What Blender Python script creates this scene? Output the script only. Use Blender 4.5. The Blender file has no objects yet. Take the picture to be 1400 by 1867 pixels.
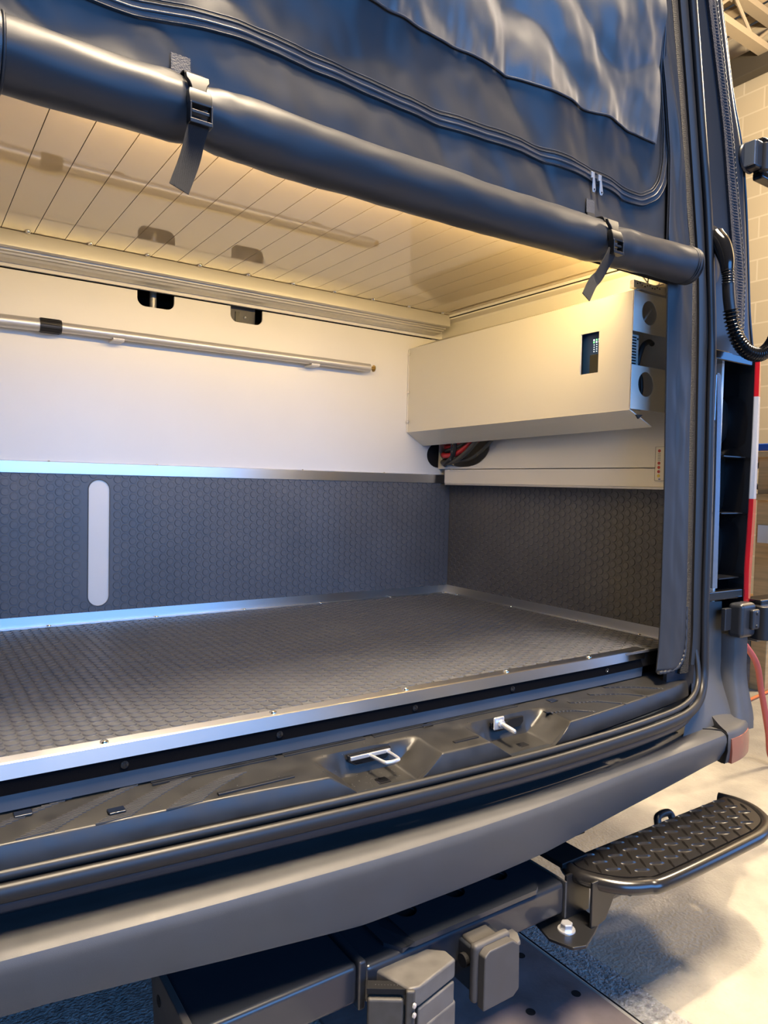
import bpy, bmesh, math, random
from mathutils import Vector, Matrix, noise
random.seed(7)
scn = bpy.context.scene
col = scn.collection
PI = math.pi

# ------------------------------------------------------------------ camera
cam_d = bpy.data.cameras.new('camera'); cam = bpy.data.objects.new('camera', cam_d); col.objects.link(cam)
yaw, pitch, roll = 0.5964, -0.0392, 0.0232
r0 = Vector((math.cos(yaw), -math.sin(yaw), 0)); f0 = Vector((math.sin(yaw), math.cos(yaw), 0)); u0 = Vector((0, 0, 1))
f1 = f0*math.cos(pitch)+u0*math.sin(pitch); u1 = -f0*math.sin(pitch)+u0*math.cos(pitch)
r2 = r0*math.cos(roll)+u1*math.sin(roll); u2 = -r0*math.sin(roll)+u1*math.cos(roll)
M = Matrix((r2, u2, -f1)).transposed().to_4x4(); M.translation = Vector((-1.7011, -1.096, 0.402))
cam.matrix_world = M
cam_d.sensor_fit = 'VERTICAL'; cam_d.sensor_height = 36; cam_d.lens = 1300.16/1867*36
cam_d.clip_start = 0.02; cam_d.clip_end = 60
scn.camera = cam

# ------------------------------------------------------------------ world and light
scn.view_settings.view_transform = 'Standard'; scn.view_settings.look = 'None'
scn.view_settings.exposure = 0.0; scn.view_settings.gamma = 1
w = bpy.data.worlds.new('world'); scn.world = w; w.use_nodes = True
w.node_tree.nodes['Background'].inputs[0].default_value = (0.46, 0.44, 0.42, 1)
w.node_tree.nodes['Background'].inputs[1].default_value = 0.10

def area(name, loc, target, sx, sy, power, color, spread=PI):
    l = bpy.data.lights.new(name, 'AREA'); l.shape = 'RECTANGLE'; l.size = sx; l.size_y = sy
    l.energy = power; l.color = color; l.spread = spread
    o = bpy.data.objects.new(name, l); col.objects.link(o); o.location = loc
    o.rotation_euler = (Vector(target)-Vector(loc)).to_track_quat('-Z', 'Y').to_euler()
    return o
area('daylight_through_garage_door', (-0.9, -6.0, 1.6), (-0.9, 0, 0.4), 6.0, 3.2, 430, (0.11, 0.39, 1.0))
area('added_sky_light_right', (6.5, -3.8, 1.3), (0.0, 0, 0.5), 3.0, 3.0, 120, (0.12, 0.38, 1.0))  # added blue light for reflections on the right-hand pillar; no side door known
area('roof_light_panel', (-0.8, -1.7, 4.9), (-0.75, -0.15, -0.2), 2.4, 1.2, 36, (1.0, 0.82, 0.60), 0.60)
def lampp(name, loc, power, color, rad):
    l = bpy.data.lights.new(name, 'POINT'); l.energy = power; l.color = color; l.shadow_soft_size = rad
    o = bpy.data.objects.new(name, l); col.objects.link(o); o.location = loc; return o
sl = bpy.data.lights.new('high_bay_spot', 'SPOT'); sl.energy = 1700; sl.color = (1.0, 0.78, 0.52); sl.shadow_soft_size = 0.12
sl.spot_size = math.radians(38); sl.spot_blend = 0.5
so_ = bpy.data.objects.new('high_bay_spot', sl); col.objects.link(so_); so_.location = (-0.5, -0.75, 4.9)
so_.rotation_euler = (Vector((-0.5, 0.25, 0))-Vector(so_.location)).to_track_quat('-Z', 'Y').to_euler()
lampp('high_bay_lamp', (3.3, 0.2, 3.4), 850, (1.0, 0.80, 0.55), 0.2)
area('led_strip_light', (-0.80, 0.075, 0.965), (-0.80, 0.97, 0.62), 1.35, 0.02, 8.6, (1.0, 0.69, 0.27))

# ------------------------------------------------------------------ materials
def mat(name, base, rough=0.5, metal=0.0, spec=0.5, coat=0.0, bump=None, var=None, aniso=0.0, emis=None, sheen=0.0, alpha=None, trans=0.0, objcoord=True):
    m = bpy.data.materials.new(name); m.use_nodes = True
    nt = m.node_tree; b = nt.nodes['Principled BSDF']
    b.inputs['Base Color'].default_value = (*base, 1); b.inputs['Roughness'].default_value = rough
    b.inputs['Metallic'].default_value = metal; b.inputs['Specular IOR Level'].default_value = spec
    b.inputs['Coat Weight'].default_value = coat; b.inputs['Coat Roughness'].default_value = 0.04
    b.inputs['Anisotropic'].default_value = aniso; b.inputs['Sheen Weight'].default_value = sheen
    b.inputs['Transmission Weight'].default_value = trans
    tc = nt.nodes.new('ShaderNodeTexCoord')
    if var:                                   # (scale xyz, amount, roughness amount)
        mp = nt.nodes.new('ShaderNodeMapping'); mp.inputs['Scale'].default_value = var[0]
        n = nt.nodes.new('ShaderNodeTexNoise'); n.inputs['Scale'].default_value = 1; n.inputs['Detail'].default_value = 5
        nt.links.new(tc.outputs['Object'], mp.inputs[0]); nt.links.new(mp.outputs[0], n.inputs[0])
        r = nt.nodes.new('ShaderNodeMapRange'); r.inputs[1].default_value = 0.3; r.inputs[2].default_value = 0.7
        r.inputs[3].default_value = 1-var[1]; r.inputs[4].default_value = 1+var[1]
        nt.links.new(n.outputs[0], r.inputs[0])
        mx = nt.nodes.new('ShaderNodeVectorMath'); mx.operation = 'SCALE'; mx.inputs[0].default_value = base
        nt.links.new(r.outputs[0], mx.inputs['Scale']); nt.links.new(mx.outputs[0], b.inputs['Base Color'])
        if len(var) > 2:
            r2_ = nt.nodes.new('ShaderNodeMapRange'); r2_.inputs[1].default_value = 0.3; r2_.inputs[2].default_value = 0.7
            r2_.inputs[3].default_value = max(0, rough-var[2]); r2_.inputs[4].default_value = rough+var[2]
            nt.links.new(n.outputs[0], r2_.inputs[0]); nt.links.new(r2_.outputs[0], b.inputs['Roughness'])
    if bump:                                  # (scale xyz, strength, distance[, kind])
        mp = nt.nodes.new('ShaderNodeMapping'); mp.inputs['Scale'].default_value = bump[0]
        nt.links.new(tc.outputs['Object'], mp.inputs[0])
        kind = bump[3] if len(bump) > 3 else 'noise'
        if kind == 'noise':
            n = nt.nodes.new('ShaderNodeTexNoise'); n.inputs['Scale'].default_value = 1; n.inputs['Detail'].default_value = 4
        else:
            n = nt.nodes.new('ShaderNodeTexWave'); n.inputs['Scale'].default_value = 1; n.bands_direction = kind
        nt.links.new(mp.outputs[0], n.inputs[0])
        bp = nt.nodes.new('ShaderNodeBump'); bp.inputs['Strength'].default_value = bump[1]; bp.inputs['Distance'].default_value = bump[2]
        out = n.outputs[0] if kind == 'noise' else n.outputs['Fac']
        nt.links.new(out, bp.inputs['Height']); nt.links.new(bp.outputs[0], b.inputs['Normal'])
    if emis:
        b.inputs['Emission Color'].default_value = (*emis[0], 1); b.inputs['Emission Strength'].default_value = emis[1]
    return m

MT = {}
MT['rubber'] = mat('coin_rubber', (0.105, 0.106, 0.112), 0.42, var=((6, 6, 6), 0.10, 0.05), bump=((900, 900, 900), 0.10, 0.0004))
MT['white'] = mat('cream_white_panel', (0.74, 0.71, 0.65), 0.32, var=((3, 3, 3), 0.03), bump=((300, 300, 300), 0.05, 0.0003))
MT['white_powder'] = mat('powder_coated_white', (0.72, 0.69, 0.61), 0.42, bump=((700, 700, 700), 0.10, 0.0003))
MT['gloss'] = mat('polished_board', (0.50, 0.40, 0.27), 0.035, spec=0.8, coat=0.6)
MT['groove'] = mat('dark_gap', (0.015, 0.013, 0.01), 0.8)
MT['steel'] = mat('brushed_stainless', (0.66, 0.65, 0.63), 0.30, metal=1, aniso=0.88)
def set_tangent(m, axis):
    nt = m.node_tree; t = nt.nodes.new('ShaderNodeTangent'); t.direction_type = 'RADIAL'; t.axis = axis
    nt.links.new(t.outputs[0], nt.nodes['Principled BSDF'].inputs['Tangent'])
MT['steel_y'] = mat('brushed_stainless_lengthwise', (0.66, 0.65, 0.63), 0.30, metal=1, aniso=0.88)
set_tangent(MT['steel'], 'X'); set_tangent(MT['steel_y'], 'Y')
MT['alu'] = mat('anodised_aluminium', (0.60, 0.58, 0.54), 0.38, metal=0.55, bump=((3, 700, 700), 0.06, 0.0003))
MT['screw'] = mat('polished_screw', (0.8, 0.78, 0.74), 0.12, metal=1)
MT['zinc'] = mat('zinc_plated', (0.74, 0.75, 0.77), 0.30, metal=0.75)
MT['tread'] = mat('tread_coating', (0.014, 0.013, 0.013), 0.22, spec=0.8)
MT['brass'] = mat('brass', (0.55, 0.40, 0.16), 0.3, metal=1)
MT['vinyl'] = mat('charcoal_vinyl', (0.034, 0.035, 0.038), 0.44, spec=0.36, sheen=0.0, bump=((1400, 1400, 1400), 0.14, 0.0004))
MT['mesh'] = mat('woven_screen', (0.070, 0.069, 0.068), 0.36, spec=0.6, sheen=0.35, bump=((900, 900, 900), 0.4, 0.0006))
MT['web'] = mat('nylon_webbing', (0.018, 0.019, 0.022), 0.6, sheen=0.0, bump=((0, 0, 420), 0.8, 0.001, 'Z'))
MT['patch'] = mat('stitched_webbing', (0.05, 0.05, 0.055), 0.5, sheen=0.1, bump=((500, 500, 500), 1.0, 0.002))
MT['zipper'] = mat('zipper_tape', (0.045, 0.046, 0.052), 0.35, bump=((700, 700, 700), 0.5, 0.0006))
MT['plastic'] = mat('black_moulded_plastic', (0.020, 0.0195, 0.019), 0.40, var=((25, 25, 25), 0.25, 0.08), bump=((1500, 1500, 1500), 0.18, 0.0003))
MT['bumper'] = mat('grey_bumper_plastic', (0.068, 0.067, 0.066), 0.48, spec=0.45, var=((18, 18, 18), 0.06, 0.04), bump=((1200, 1200, 1200), 0.35, 0.0004))
MT['paint'] = mat('dark_gloss_paint', (0.020, 0.023, 0.029), 0.36, coat=0.12)
MT['paint_sill'] = mat('dark_satin_paint', (0.018, 0.022, 0.030), 0.35)
MT['black'] = mat('satin_black', (0.012, 0.012, 0.013), 0.35)
MT['gblack'] = mat('gloss_black', (0.008, 0.008, 0.009), 0.12, coat=0.5)
MT['mblack'] = mat('matt_black', (0.010, 0.010, 0.011), 0.8, spec=0.2)
MT['carpet'] = mat('black_felt_edge', (0.004, 0.004, 0.005), 0.95, spec=0.05, bump=((1800, 1800, 1800), 0.6, 0.001))
MT['seal'] = mat('seal_rubber', (0.020, 0.019, 0.018), 0.45, bump=((600, 600, 600), 0.2, 0.0005))
MT['sealbulb'] = mat('satin_seal_skin', (0.014, 0.014, 0.015), 0.42, spec=0.45)
MT['sealrib'] = mat('ribbed_seal', (0.022, 0.020, 0.019), 0.6, bump=((0, 0, 115), 1.0, 0.003, 'Z'))
MT['velvet'] = mat('hook_fleece', (0.028, 0.026, 0.031), 0.95, sheen=0.15, bump=((420, 420, 420), 1.0, 0.004))
MT['hitch'] = mat('black_powder_coat', (0.020, 0.023, 0.030), 0.30, coat=0.4, bump=((40, 40, 40), 0.08, 0.001))
MT['rim'] = mat('highlit_hole_rim', (0.07, 0.08, 0.10), 0.25, coat=0.5)  # paler bluish tone stands in for highlights on the hole rims
MT['hplug'] = mat('grey_rubber_plug', (0.055, 0.052, 0.050), 0.55, var=((30, 30, 30), 0.12, 0.05))
MT['conn'] = mat('faded_plastic', (0.10, 0.094, 0.086), 0.5, var=((40, 40, 40), 0.16, 0.08))
MT['conn_d'] = mat('dark_faded_plastic', (0.045, 0.042, 0.038), 0.55, var=((60, 60, 60), 0.2, 0.05))
MT['red_cable'] = mat('red_cable_jacket', (0.50, 0.022, 0.025), 0.4)
MT['blk_cable'] = mat('black_cable_jacket', (0.02, 0.02, 0.02), 0.5)
MT['grey_cable'] = mat('grey_cable_jacket', (0.075, 0.072, 0.062), 0.5)
MT['lens_red'] = mat('red_lens', (0.55, 0.012, 0.02), 0.10, coat=1.0)
MT['lens_clear'] = mat('clear_lens', (0.50, 0.52, 0.55), 0.10, coat=1.0, bump=((0, 0, 260), 0.4, 0.001, 'Z'))
MT['reflector'] = mat('amber_red_reflector', (0.26, 0.085, 0.055), 0.25, coat=0.6, bump=((500, 500, 500), 0.3, 0.001))
MT['blue_lit'] = mat('sky_lit_flange_paint', (0.30, 0.36, 0.44), 0.25, metal=0.7, coat=0.8)  # reflected sky put into the base colour, paler and bluer than the body paint
MT['device'] = mat('device_blue', (0.01, 0.035, 0.12), 0.3)
MT['device_d'] = mat('device_screen', (0.03, 0.03, 0.025), 0.15)
MT['inverter'] = mat('grey_metal_case', (0.55, 0.53, 0.47), 0.4)
MT['led'] = mat('led_chip', (1, 0.9, 0.7), 0.4, emis=((1.0, 0.76, 0.42), 90))
MT['led_g'] = mat('indicator_green', (0.2, 0.9, 0.3), 0.4, emis=((0.2, 0.9, 0.3), 1.6))
MT['led_w'] = mat('indicator_white', (0.8, 0.85, 1), 0.4, emis=((0.7, 0.8, 1), 1.2))
MT['conc'] = mat('concrete', (0.36, 0.33, 0.27), 0.85, var=((9, 9, 9), 0.14), bump=((110, 110, 110), 0.6, 0.006))
MT['conc_rough'] = mat('rough_concrete', (0.34, 0.33, 0.31), 0.9, var=((60, 60, 60), 0.35), bump=((150, 150, 150), 1.0, 0.012))
MT['plate'] = mat('floor_plate', (0.15, 0.125, 0.125), 0.6, var=((14, 14, 14), 0.22, 0.1), bump=((90, 90, 90), 0.4, 0.002))
MT['deck'] = mat('steel_roof_deck', (0.42, 0.33, 0.21), 0.6)
MT['joist'] = mat('painted_joist', (0.36, 0.29, 0.19), 0.6)
MT['beam'] = mat('dark_steel_beam', (0.06, 0.05, 0.035), 0.6)
MT['wood'] = mat('pine_timber', (0.62, 0.40, 0.17), 0.6, var=((3, 3, 40), 0.2))
MT['white_tag'] = mat('white_paper', (0.75, 0.72, 0.66), 0.6)
MT['blue_bin'] = mat('blue_plastic', (0.02, 0.10, 0.45), 0.35)
MT['hose'] = mat('red_rubber_hose', (0.50, 0.10, 0.08), 0.45)
MT['cord'] = mat('orange_cord', (0.75, 0.20, 0.06), 0.5)
MT['grey_steel'] = mat('grey_shelving', (0.35, 0.33, 0.29), 0.45)
MT['sticker'] = mat('label_vinyl', (0.74, 0.70, 0.60), 0.35)
MT['s_red'] = mat('label_red', (0.45, 0.05, 0.03), 0.4)
MT['s_yel'] = mat('label_yellow', (0.65, 0.48, 0.06), 0.4)
MT['s_blu'] = mat('label_blue', (0.05, 0.08, 0.35), 0.4)
MT['s_gry'] = mat('label_grey', (0.30, 0.29, 0.26), 0.4)
# block wall
def block_mat():
    m = mat('painted_block', (0.50, 0.42, 0.27), 0.75)
    nt = m.node_tree; b = nt.nodes['Principled BSDF']
    tc = nt.nodes.new('ShaderNodeTexCoord'); sep = nt.nodes.new('ShaderNodeSeparateXYZ'); cmb = nt.nodes.new('ShaderNodeCombineXYZ')
    nt.links.new(tc.outputs['Object'], sep.inputs[0]); nt.links.new(sep.outputs['Y'], cmb.inputs['X']); nt.links.new(sep.outputs['Z'], cmb.inputs['Y'])
    br = nt.nodes.new('ShaderNodeTexBrick'); br.inputs['Scale'].default_value = 1.0
    br.inputs['Brick Width'].default_value = 0.40; br.inputs['Row Height'].default_value = 0.20; br.inputs['Mortar Size'].default_value = 0.008
    br.inputs['Color1'].default_value = (0.50, 0.42, 0.28, 1); br.inputs['Color2'].default_value = (0.46, 0.385, 0.255, 1); br.inputs['Mortar'].default_value = (0.58, 0.50, 0.35, 1)
    nt.links.new(cmb.outputs[0], br.inputs['Vector']); nt.links.new(br.outputs['Color'], b.inputs['Base Color'])
    return m
MT['block'] = block_mat()

# ------------------------------------------------------------------ mesh helpers
class MB:
    def __init__(s): s.v = []; s.f = []
    def add(s, vs, fs):
        n = len(s.v); s.v += [tuple(v) for v in vs]; s.f += [tuple(i+n for i in f) for f in fs]; return s
    def box(s, x0, x1, y0, y1, z0, z1):
        v = [(x, y, z) for x in (x0, x1) for y in (y0, y1) for z in (z0, z1)]
        return s.add(v, [(0, 1, 3, 2), (4, 6, 7, 5), (0, 4, 5, 1), (2, 3, 7, 6), (0, 2, 6, 4), (1, 5, 7, 3)])
    def obox(s, c, ax, ay, az, hx, hy, hz):
        c = Vector(c); ax, ay, az = Vector(ax), Vector(ay), Vector(az)
        v = [c+ax*(sx*hx)+ay*(sy*hy)+az*(sz*hz) for sx in (-1, 1) for sy in (-1, 1) for sz in (-1, 1)]
        return s.add(v, [(0, 1, 3, 2), (4, 6, 7, 5), (0, 4, 5, 1), (2, 3, 7, 6), (0, 2, 6, 4), (1, 5, 7, 3)])
    def tube(s, pts, r, n=12, rs=None, flat=1.0, cap=True):
        pts = [Vector(p) for p in pts]; m = len(pts); vs = []; up = None
        for i, p in enumerate(pts):
            t = (pts[min(i+1, m-1)]-pts[max(i-1, 0)]).normalized()
            if up is None:
                up = Vector((0, 0, 1)) if abs(t.z) < 0.9 else Vector((0, 1, 0))
            a = t.cross(up).normalized(); b = a.cross(t).normalized(); up = b
            rr = rs[i] if rs else r
            for k in range(n):
                an = 2*PI*k/n; vs.append(p+a*(math.cos(an)*rr)+b*(math.sin(an)*rr*flat))
        fs = [(i*n+k, i*n+(k+1) % n, (i+1)*n+(k+1) % n, (i+1)*n+k) for i in range(m-1) for k in range(n)]
        if cap: fs += [tuple(range(n-1, -1, -1)), tuple((m-1)*n+k for k in range(n))]
        return s.add(vs, fs)
    def sweep(s, rings, closed=True, cap=True):
        n = len(rings[0]); m = len(rings); vs = [p for r in rings for p in r]
        kk = n if closed else n-1
        fs = [(i*n+k, i*n+(k+1) % n, (i+1)*n+(k+1) % n, (i+1)*n+k) for i in range(m-1) for k in range(kk)]
        if cap and closed: fs += [tuple(range(n-1, -1, -1)), tuple((m-1)*n+k for k in range(n))]
        return s.add(vs, fs)
    def prism(s, poly, a, b, axis):
        """poly in the two other axes (cyclic order), extruded along axis from a to b"""
        def P(u, v, t): return (t, u, v) if axis == 0 else ((u, t, v) if axis == 1 else (u, v, t))
        return s.sweep([[P(u, v, a) for u, v in poly], [P(u, v, b) for u, v in poly]])
    def grid(s, nx, ny, fn):
        vs = [fn(i/nx, j/ny) for j in range(ny+1) for i in range(nx+1)]
        return s.add(vs, [(j*(nx+1)+i, j*(nx+1)+i+1, (j+1)*(nx+1)+i+1, (j+1)*(nx+1)+i) for j in range(ny) for i in range(nx)])
    def lathe(s, c, axis, prof, n=20):
        """prof: list of (radius, height along axis)"""
        ax = Vector(axis).normalized(); t = Vector((0, 0, 1)) if abs(ax.z) < .9 else Vector((1, 0, 0))
        a = ax.cross(t).normalized(); b = ax.cross(a).normalized(); c = Vector(c)
        rings = [[c+ax*h+a*(math.cos(2*PI*k/n)*r)+b*(math.sin(2*PI*k/n)*r) for k in range(n)] for r, h in prof]
        return s.sweep(rings)
    def build(s, name, m, parent=None, smooth=None, bevel=0, seg=2, solid=0, sub=0, offs=0, weld=False):
        me = bpy.data.meshes.new(name); me.from_pydata(s.v, [], s.f)
        bm = bmesh.new(); bm.from_mesh(me)
        if solid or weld: bmesh.ops.remove_doubles(bm, verts=bm.verts, dist=1e-5)
        bmesh.ops.recalc_face_normals(bm, faces=bm.faces); bm.to_mesh(me); bm.free()
        me.materials.append(MT[m] if isinstance(m, str) else m)
        o = bpy.data.objects.new(name, me); col.objects.link(o)
        if parent is not None:
            o.parent = parent
            if parent.type == 'EMPTY': o.matrix_parent_inverse = Matrix.Translation(-parent.location)
        if smooth is not None:
            for p in me.polygons: p.use_smooth = True
            if smooth < 180:
                try: me.set_sharp_from_angle(angle=math.radians(smooth))
                except Exception: pass
        if solid:
            md = o.modifiers.new('s', 'SOLIDIFY'); md.thickness = solid; md.offset = offs
        if bevel:
            md = o.modifiers.new('b', 'BEVEL'); md.width = bevel; md.segments = seg; md.limit_method = 'ANGLE'; md.angle_limit = math.radians(40)
            for p in me.polygons: p.use_smooth = True
            md.harden_normals = True
        if sub:
            md = o.modifiers.new('u', 'SUBSURF'); md.levels = sub; md.render_levels = sub
        return o
def tag(o, label=None, cat=None, group=None, kind=None):
    if label: o['label'] = label
    if cat: o['category'] = cat
    if group: o['group'] = group
    if kind: o['kind'] = kind
    return o
def thing(name, loc, label, cat, group=None):
    o = bpy.data.objects.new(name, None); o.empty_display_size = 0.05; col.objects.link(o); o.location = loc
    return tag(o, label, cat, group)
def copy_tree(o, d, parent=None):
    c = o.copy(); col.objects.link(c)
    if parent is None: c.location = o.location+Vector(d)
    else: c.parent = parent
    for ch in list(o.children): copy_tree(ch, d, c)
    return c
def interp(tab, x):
    if x <= tab[0][0]: return tab[0][1]
    for (a, b), (c, d) in zip(tab, tab[1:]):
        if x <= c: return b+(d-b)*(x-a)/(c-a)
    return tab[-1][1]
def smooth_tab(tab, n=60, it=6):
    xs = [tab[0][0]+(tab[-1][0]-tab[0][0])*i/n for i in range(n+1)]; ys = [interp(tab, x) for x in xs]
    for _ in range(it):
        ys = [ys[0]]+[(ys[i-1]+2*ys[i]+ys[i+1])/4 for i in range(1, n)]+[ys[-1]]
    return list(zip(xs, ys))
def catmull(pts, n=8):
    pts = [Vector(p) for p in pts]; P = [pts[0]*2-pts[1]]+pts+[pts[-1]*2-pts[-2]]; out = []
    for i in range(1, len(P)-2):
        for k in range(n):
            t = k/n; a, b, c, d = P[i-1:i+3]
            out.append(0.5*((2*b)+(c-a)*t+(2*a-5*b+4*c-d)*t*t+(3*b-a-3*c+d)*t**3))
    return out+[pts[-1]]
def clamp(x, a=0., b=1.): return max(a, min(b, x))
def sstep(x): x = clamp(x); return x*x*(3-2*x)
def nz(x, y, z=0.): return noise.noise(Vector((x, y, z)))

D = 0.975; XL = -1.66

# ================================================================== SETTING: the cargo box
def struct(mb, name, m, **k): return tag(mb.build(name, m, **k), kind='structure')
# back wall (lower bulkhead panel with two rounded slots at its top edge, and the strip above the seam)
def panel_with_notches(y, z0, z1, x0, x1, notches, t):
    xs = [(x0, z1)]
    for a, b, zb, r in notches:
        xs.append((a, z1))
        for k in range(6): an = PI+PI/2*k/5; xs.append((a+r+math.cos(an)*r, zb+r+math.sin(an)*r))
        for k in range(6): an = -PI/2+PI/2*k/5; xs.append((b-r+math.cos(an)*r, zb+r+math.sin(an)*r))
        xs.append((b, z1))
    xs.append((x1, z1))
    # strips down to z0, so that every face is a quad
    mb = MB(); n = len(xs)
    F = [(x, y, z) for x, z in xs]+[(x, y, z0) for x, z in xs]+[(x, y+t, z) for x, z in xs]+[(x, y+t, z0) for x, z in xs]
    fs = []
    for i in range(n-1):
        fs += [(i, i+1, n+i+1, n+i), (2*n+i+1, 2*n+i, 3*n+i, 3*n+i+1), (i+1, i, 2*n+i, 2*n+i+1)]
    mb.add(F, fs); return mb
bw = struct(panel_with_notches(D, -0.02, 0.929, XL, 0.0, [(-1.149, -1.044, 0.888, 0.022), (-0.873, -0.768, 0.884, 0.022)], 0.006), 'wall_back', 'white')
MB().box(XL, 0.0, D-0.004, D+0.006, 0.9335, 1.06).build('upper_strip', 'white', bw)
struct(MB().box(XL-0.02, 0.02, D+0.16, D+0.17, -0.05, 1.1), 'wall_back.001', 'mblack')
# things glimpsed through the notches
cb = thing('cabinet_bracket', (-0.82, D+0.06, 0.86), 'beige bracket with dark slot seen through the right-hand wall notch', 'bracket')
MB().box(-0.865, -0.775, D+0.04, D+0.05, 0.86, 0.97).build('plate', 'conn', cb, bevel=.002)
MB().box(-0.842, -0.828, D+0.036, D+0.041, 0.885, 0.925).build('slot_cover', 'black', cb)
MB().lathe((-0.81, D+0.04, 0.91), (0, -1, 0), [(0.004, 0), (0.004, 0.004), (0.001, 0.006)], 10).build('screw', 'zinc', cb)
cp = MB().tube([(-1.085, D+0.07, 0.86), (-1.085, D+0.07, 0.98)], 0.010, 12)
tag(cp.build('grey_post', 'alu', smooth=50), 'grey metal post seen inside the left-hand dark wall notch', 'post')

# right wall (x=0) with the oblong cable opening: build as strips round the hole
hole = (0.955, 0.545, 0.135, 0.085)     # y, z centre, half sizes (opens under the cover)
def wall_with_hole(x0, x1, y0, y1, z0, z1, h, n=32):
    cy, cz, a, b = h; ring = []; outer = []
    for k in range(n):
        an = 2*PI*k/n; ring.append((cy+a*math.copysign(abs(math.cos(an))**0.9, math.cos(an)), cz+b*math.copysign(abs(math.sin(an))**0.9, math.sin(an))))
        c, s_ = math.cos(an), math.sin(an)
        ty = ((y1-cy)/c if c > 0 else (y0-cy)/c) if abs(c) > 1e-6 else 1e9
        tz = ((z1-cz)/s_ if s_ > 0 else (z0-cz)/s_) if abs(s_) > 1e-6 else 1e9
        t = min(ty, tz); outer.append((cy+c*t, cz+s_*t))
    corners = [(y1, z1), (y0, z1), (y0, z0), (y1, z0)]
    mb = MB()
    for k in range(n):
        k2 = (k+1) % n; o1, o2 = outer[k], outer[k2]
        poly = [ring[k], o1]
        if abs(o1[0]-o2[0]) > 1e-5 and abs(o1[1]-o2[1]) > 1e-5:
            c = min(corners, key=lambda q: abs(q[0]-(o1[0]+o2[0])/2)+abs(q[1]-(o1[1]+o2[1])/2)); poly.append(c)
        poly += [o2, ring[k2]]
        mb.add([(x0, u, v) for u, v in poly], [tuple(range(len(poly)))])
        mb.add([(x0, *ring[k]), (x0, *ring[k2]), (x1, *ring[k2]), (x1, *ring[k])], [(0, 1, 2, 3)])
    return mb
XW = -0.060
wr = struct(wall_with_hole(XW, XW+0.012, -0.02, D, 0.462, 1.06, (0.835, 0.546, 0.138, 0.078)), 'wall_right', 'white', weld=True)
MB().box(XW+0.001, XW+0.011, -0.02, 0.935, 0.411, 0.4595).build('lower_panel', 'white', wr)
MB().box(XW+0.011, 0.0, -0.02, 0.935, 0.411, 0.4130).build('panel_foot', 'white', wr)
struct(MB().box(0.0, 0.012, -0.02, D, -0.03, 0.462), 'wall_right.003', 'white')
struct(MB().box(0.10, 0.11, -0.02, D+0.1, -0.05, 1.1), 'wall_right.001', 'white')
struct(MB().box(XL-0.012, XL, -0.01, D, -0.03, 1.06), 'wall_left', 'white')
struct(MB().box(XL, 0.0, 0.006, D, -0.041, -0.006), 'floor', 'mblack')
# ceiling: polished tongue-and-groove boards, seam every 72 mm
cl = MB(); seams = MB(); x = -1.497-0.072*2
cuts = []
while x < -0.10: cuts.append(x); x += 0.0715
prev = XL
for c in cuts+[-0.06]:
    if c-prev > 0.002: cl.box(prev+0.0008, c-0.0008, 0.02, D-0.03, 1.0, 1.012)
    prev = c
co = struct(cl, 'ceiling', 'gloss')
MB().box(XL, 0.0, 0.0, D+0.17, 1.012, 1.03).build('board_backing', 'groove', co)
struct(MB().box(XL-.2, 0.15, 0.0, D+.17, 1.05, 1.08), 'ceiling.001', 'mblack')

# ceiling edge trim along the right wall
te = thing('ceiling_edge_trim', (-0.05, 0.5, 0.98), 'cream ceiling trim running above the white equipment cover', 'trim')
MB().prism([(-0.105, 1.0), (-0.10, 0.984), (-0.062, 0.984), (-0.06, 0.976), (0.0, 0.955), (0.0, 1.0)], 0.01, D, 1).build('cove_strip', 'white', te, bevel=.0015)
MB().box(-0.1045, -0.0995, 0.05, D-.02, 0.9885, 0.9915).build('shadow_gap', 'groove', te)
# aluminium rail along the back wall under the ceiling
rt = thing('ceiling_rail', (-0.8, 0.92, 0.95), 'ribbed aluminium rail fixed along the back wall under the ceiling boards', 'rail')
prof = [(0.877, 0.999), (0.875, 0.984), (0.875, 0.960), (0.879, 0.957), (0.884, 0.957), (0.886, 0.961), (0.897, 0.961), (0.899, 0.954), (0.910, 0.954), (0.912, 0.949), (0.922, 0.949), (0.926, 0.943), (D-.006, 0.943), (D-.006, 0.999)]
MB().prism(prof, XL, -0.10, 0).build('extrusion', 'alu', rt, bevel=.0008)
for k in range(11):
    xx = -1.585+0.1445*k
    if xx < -0.11: MB().lathe((xx, 0.868, 1.0), (0, 0, -1), [(0.0065, 0), (0.006, 0.003), (0.003, 0.0048), (0.0005, 0.0052)], 12).build('screw', 'screw', rt, smooth=60)

# ================================================================== rubber mats with raised coins
def coins(origin, U, V, N, lu, lv, holes=(), p=0.0248, r=0.0114, h=0.0020, along_v=True, margin=0.0):
    """flat sheet in the U,V plane with coins standing along N; same-column neighbours lie along V"""
    O, U, V, N = Vector(origin), Vector(U), Vector(V), Vector(N); mb = MB()
    n = 18; du = p*math.sqrt(3)/2; i = 0; u = du*0.5
    while u < lu:
        v = p*0.5+(p/2 if i % 2 else 0)
        while v < lv:
            if r < u < lu-r and r*0.2 < v < lv-r*0.2 and not any(f(u, v) for f in holes):
                c = O+U*u+V*v; vs = []
                for rr, hh in ((r, 0), (r*0.93, h), (r*0.72, h), (r*0.66, h*0.72)):
                    for k in range(n):
                        a = 2*PI*k/n
                        q = c+U*(math.cos(a)*rr)+V*(math.sin(a)*rr)+N*hh
                        vs.append(q)
                fs = [(l*n+k, l*n+(k+1) % n, (l+1)*n+(k+1) % n, (l+1)*n+k) for l in range(3) for k in range(n)]
                fs.append(tuple(3*n+k for k in range(n)))
                mb.add(vs, fs)
            v += p
        u += du; i += 1
    return mb
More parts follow.
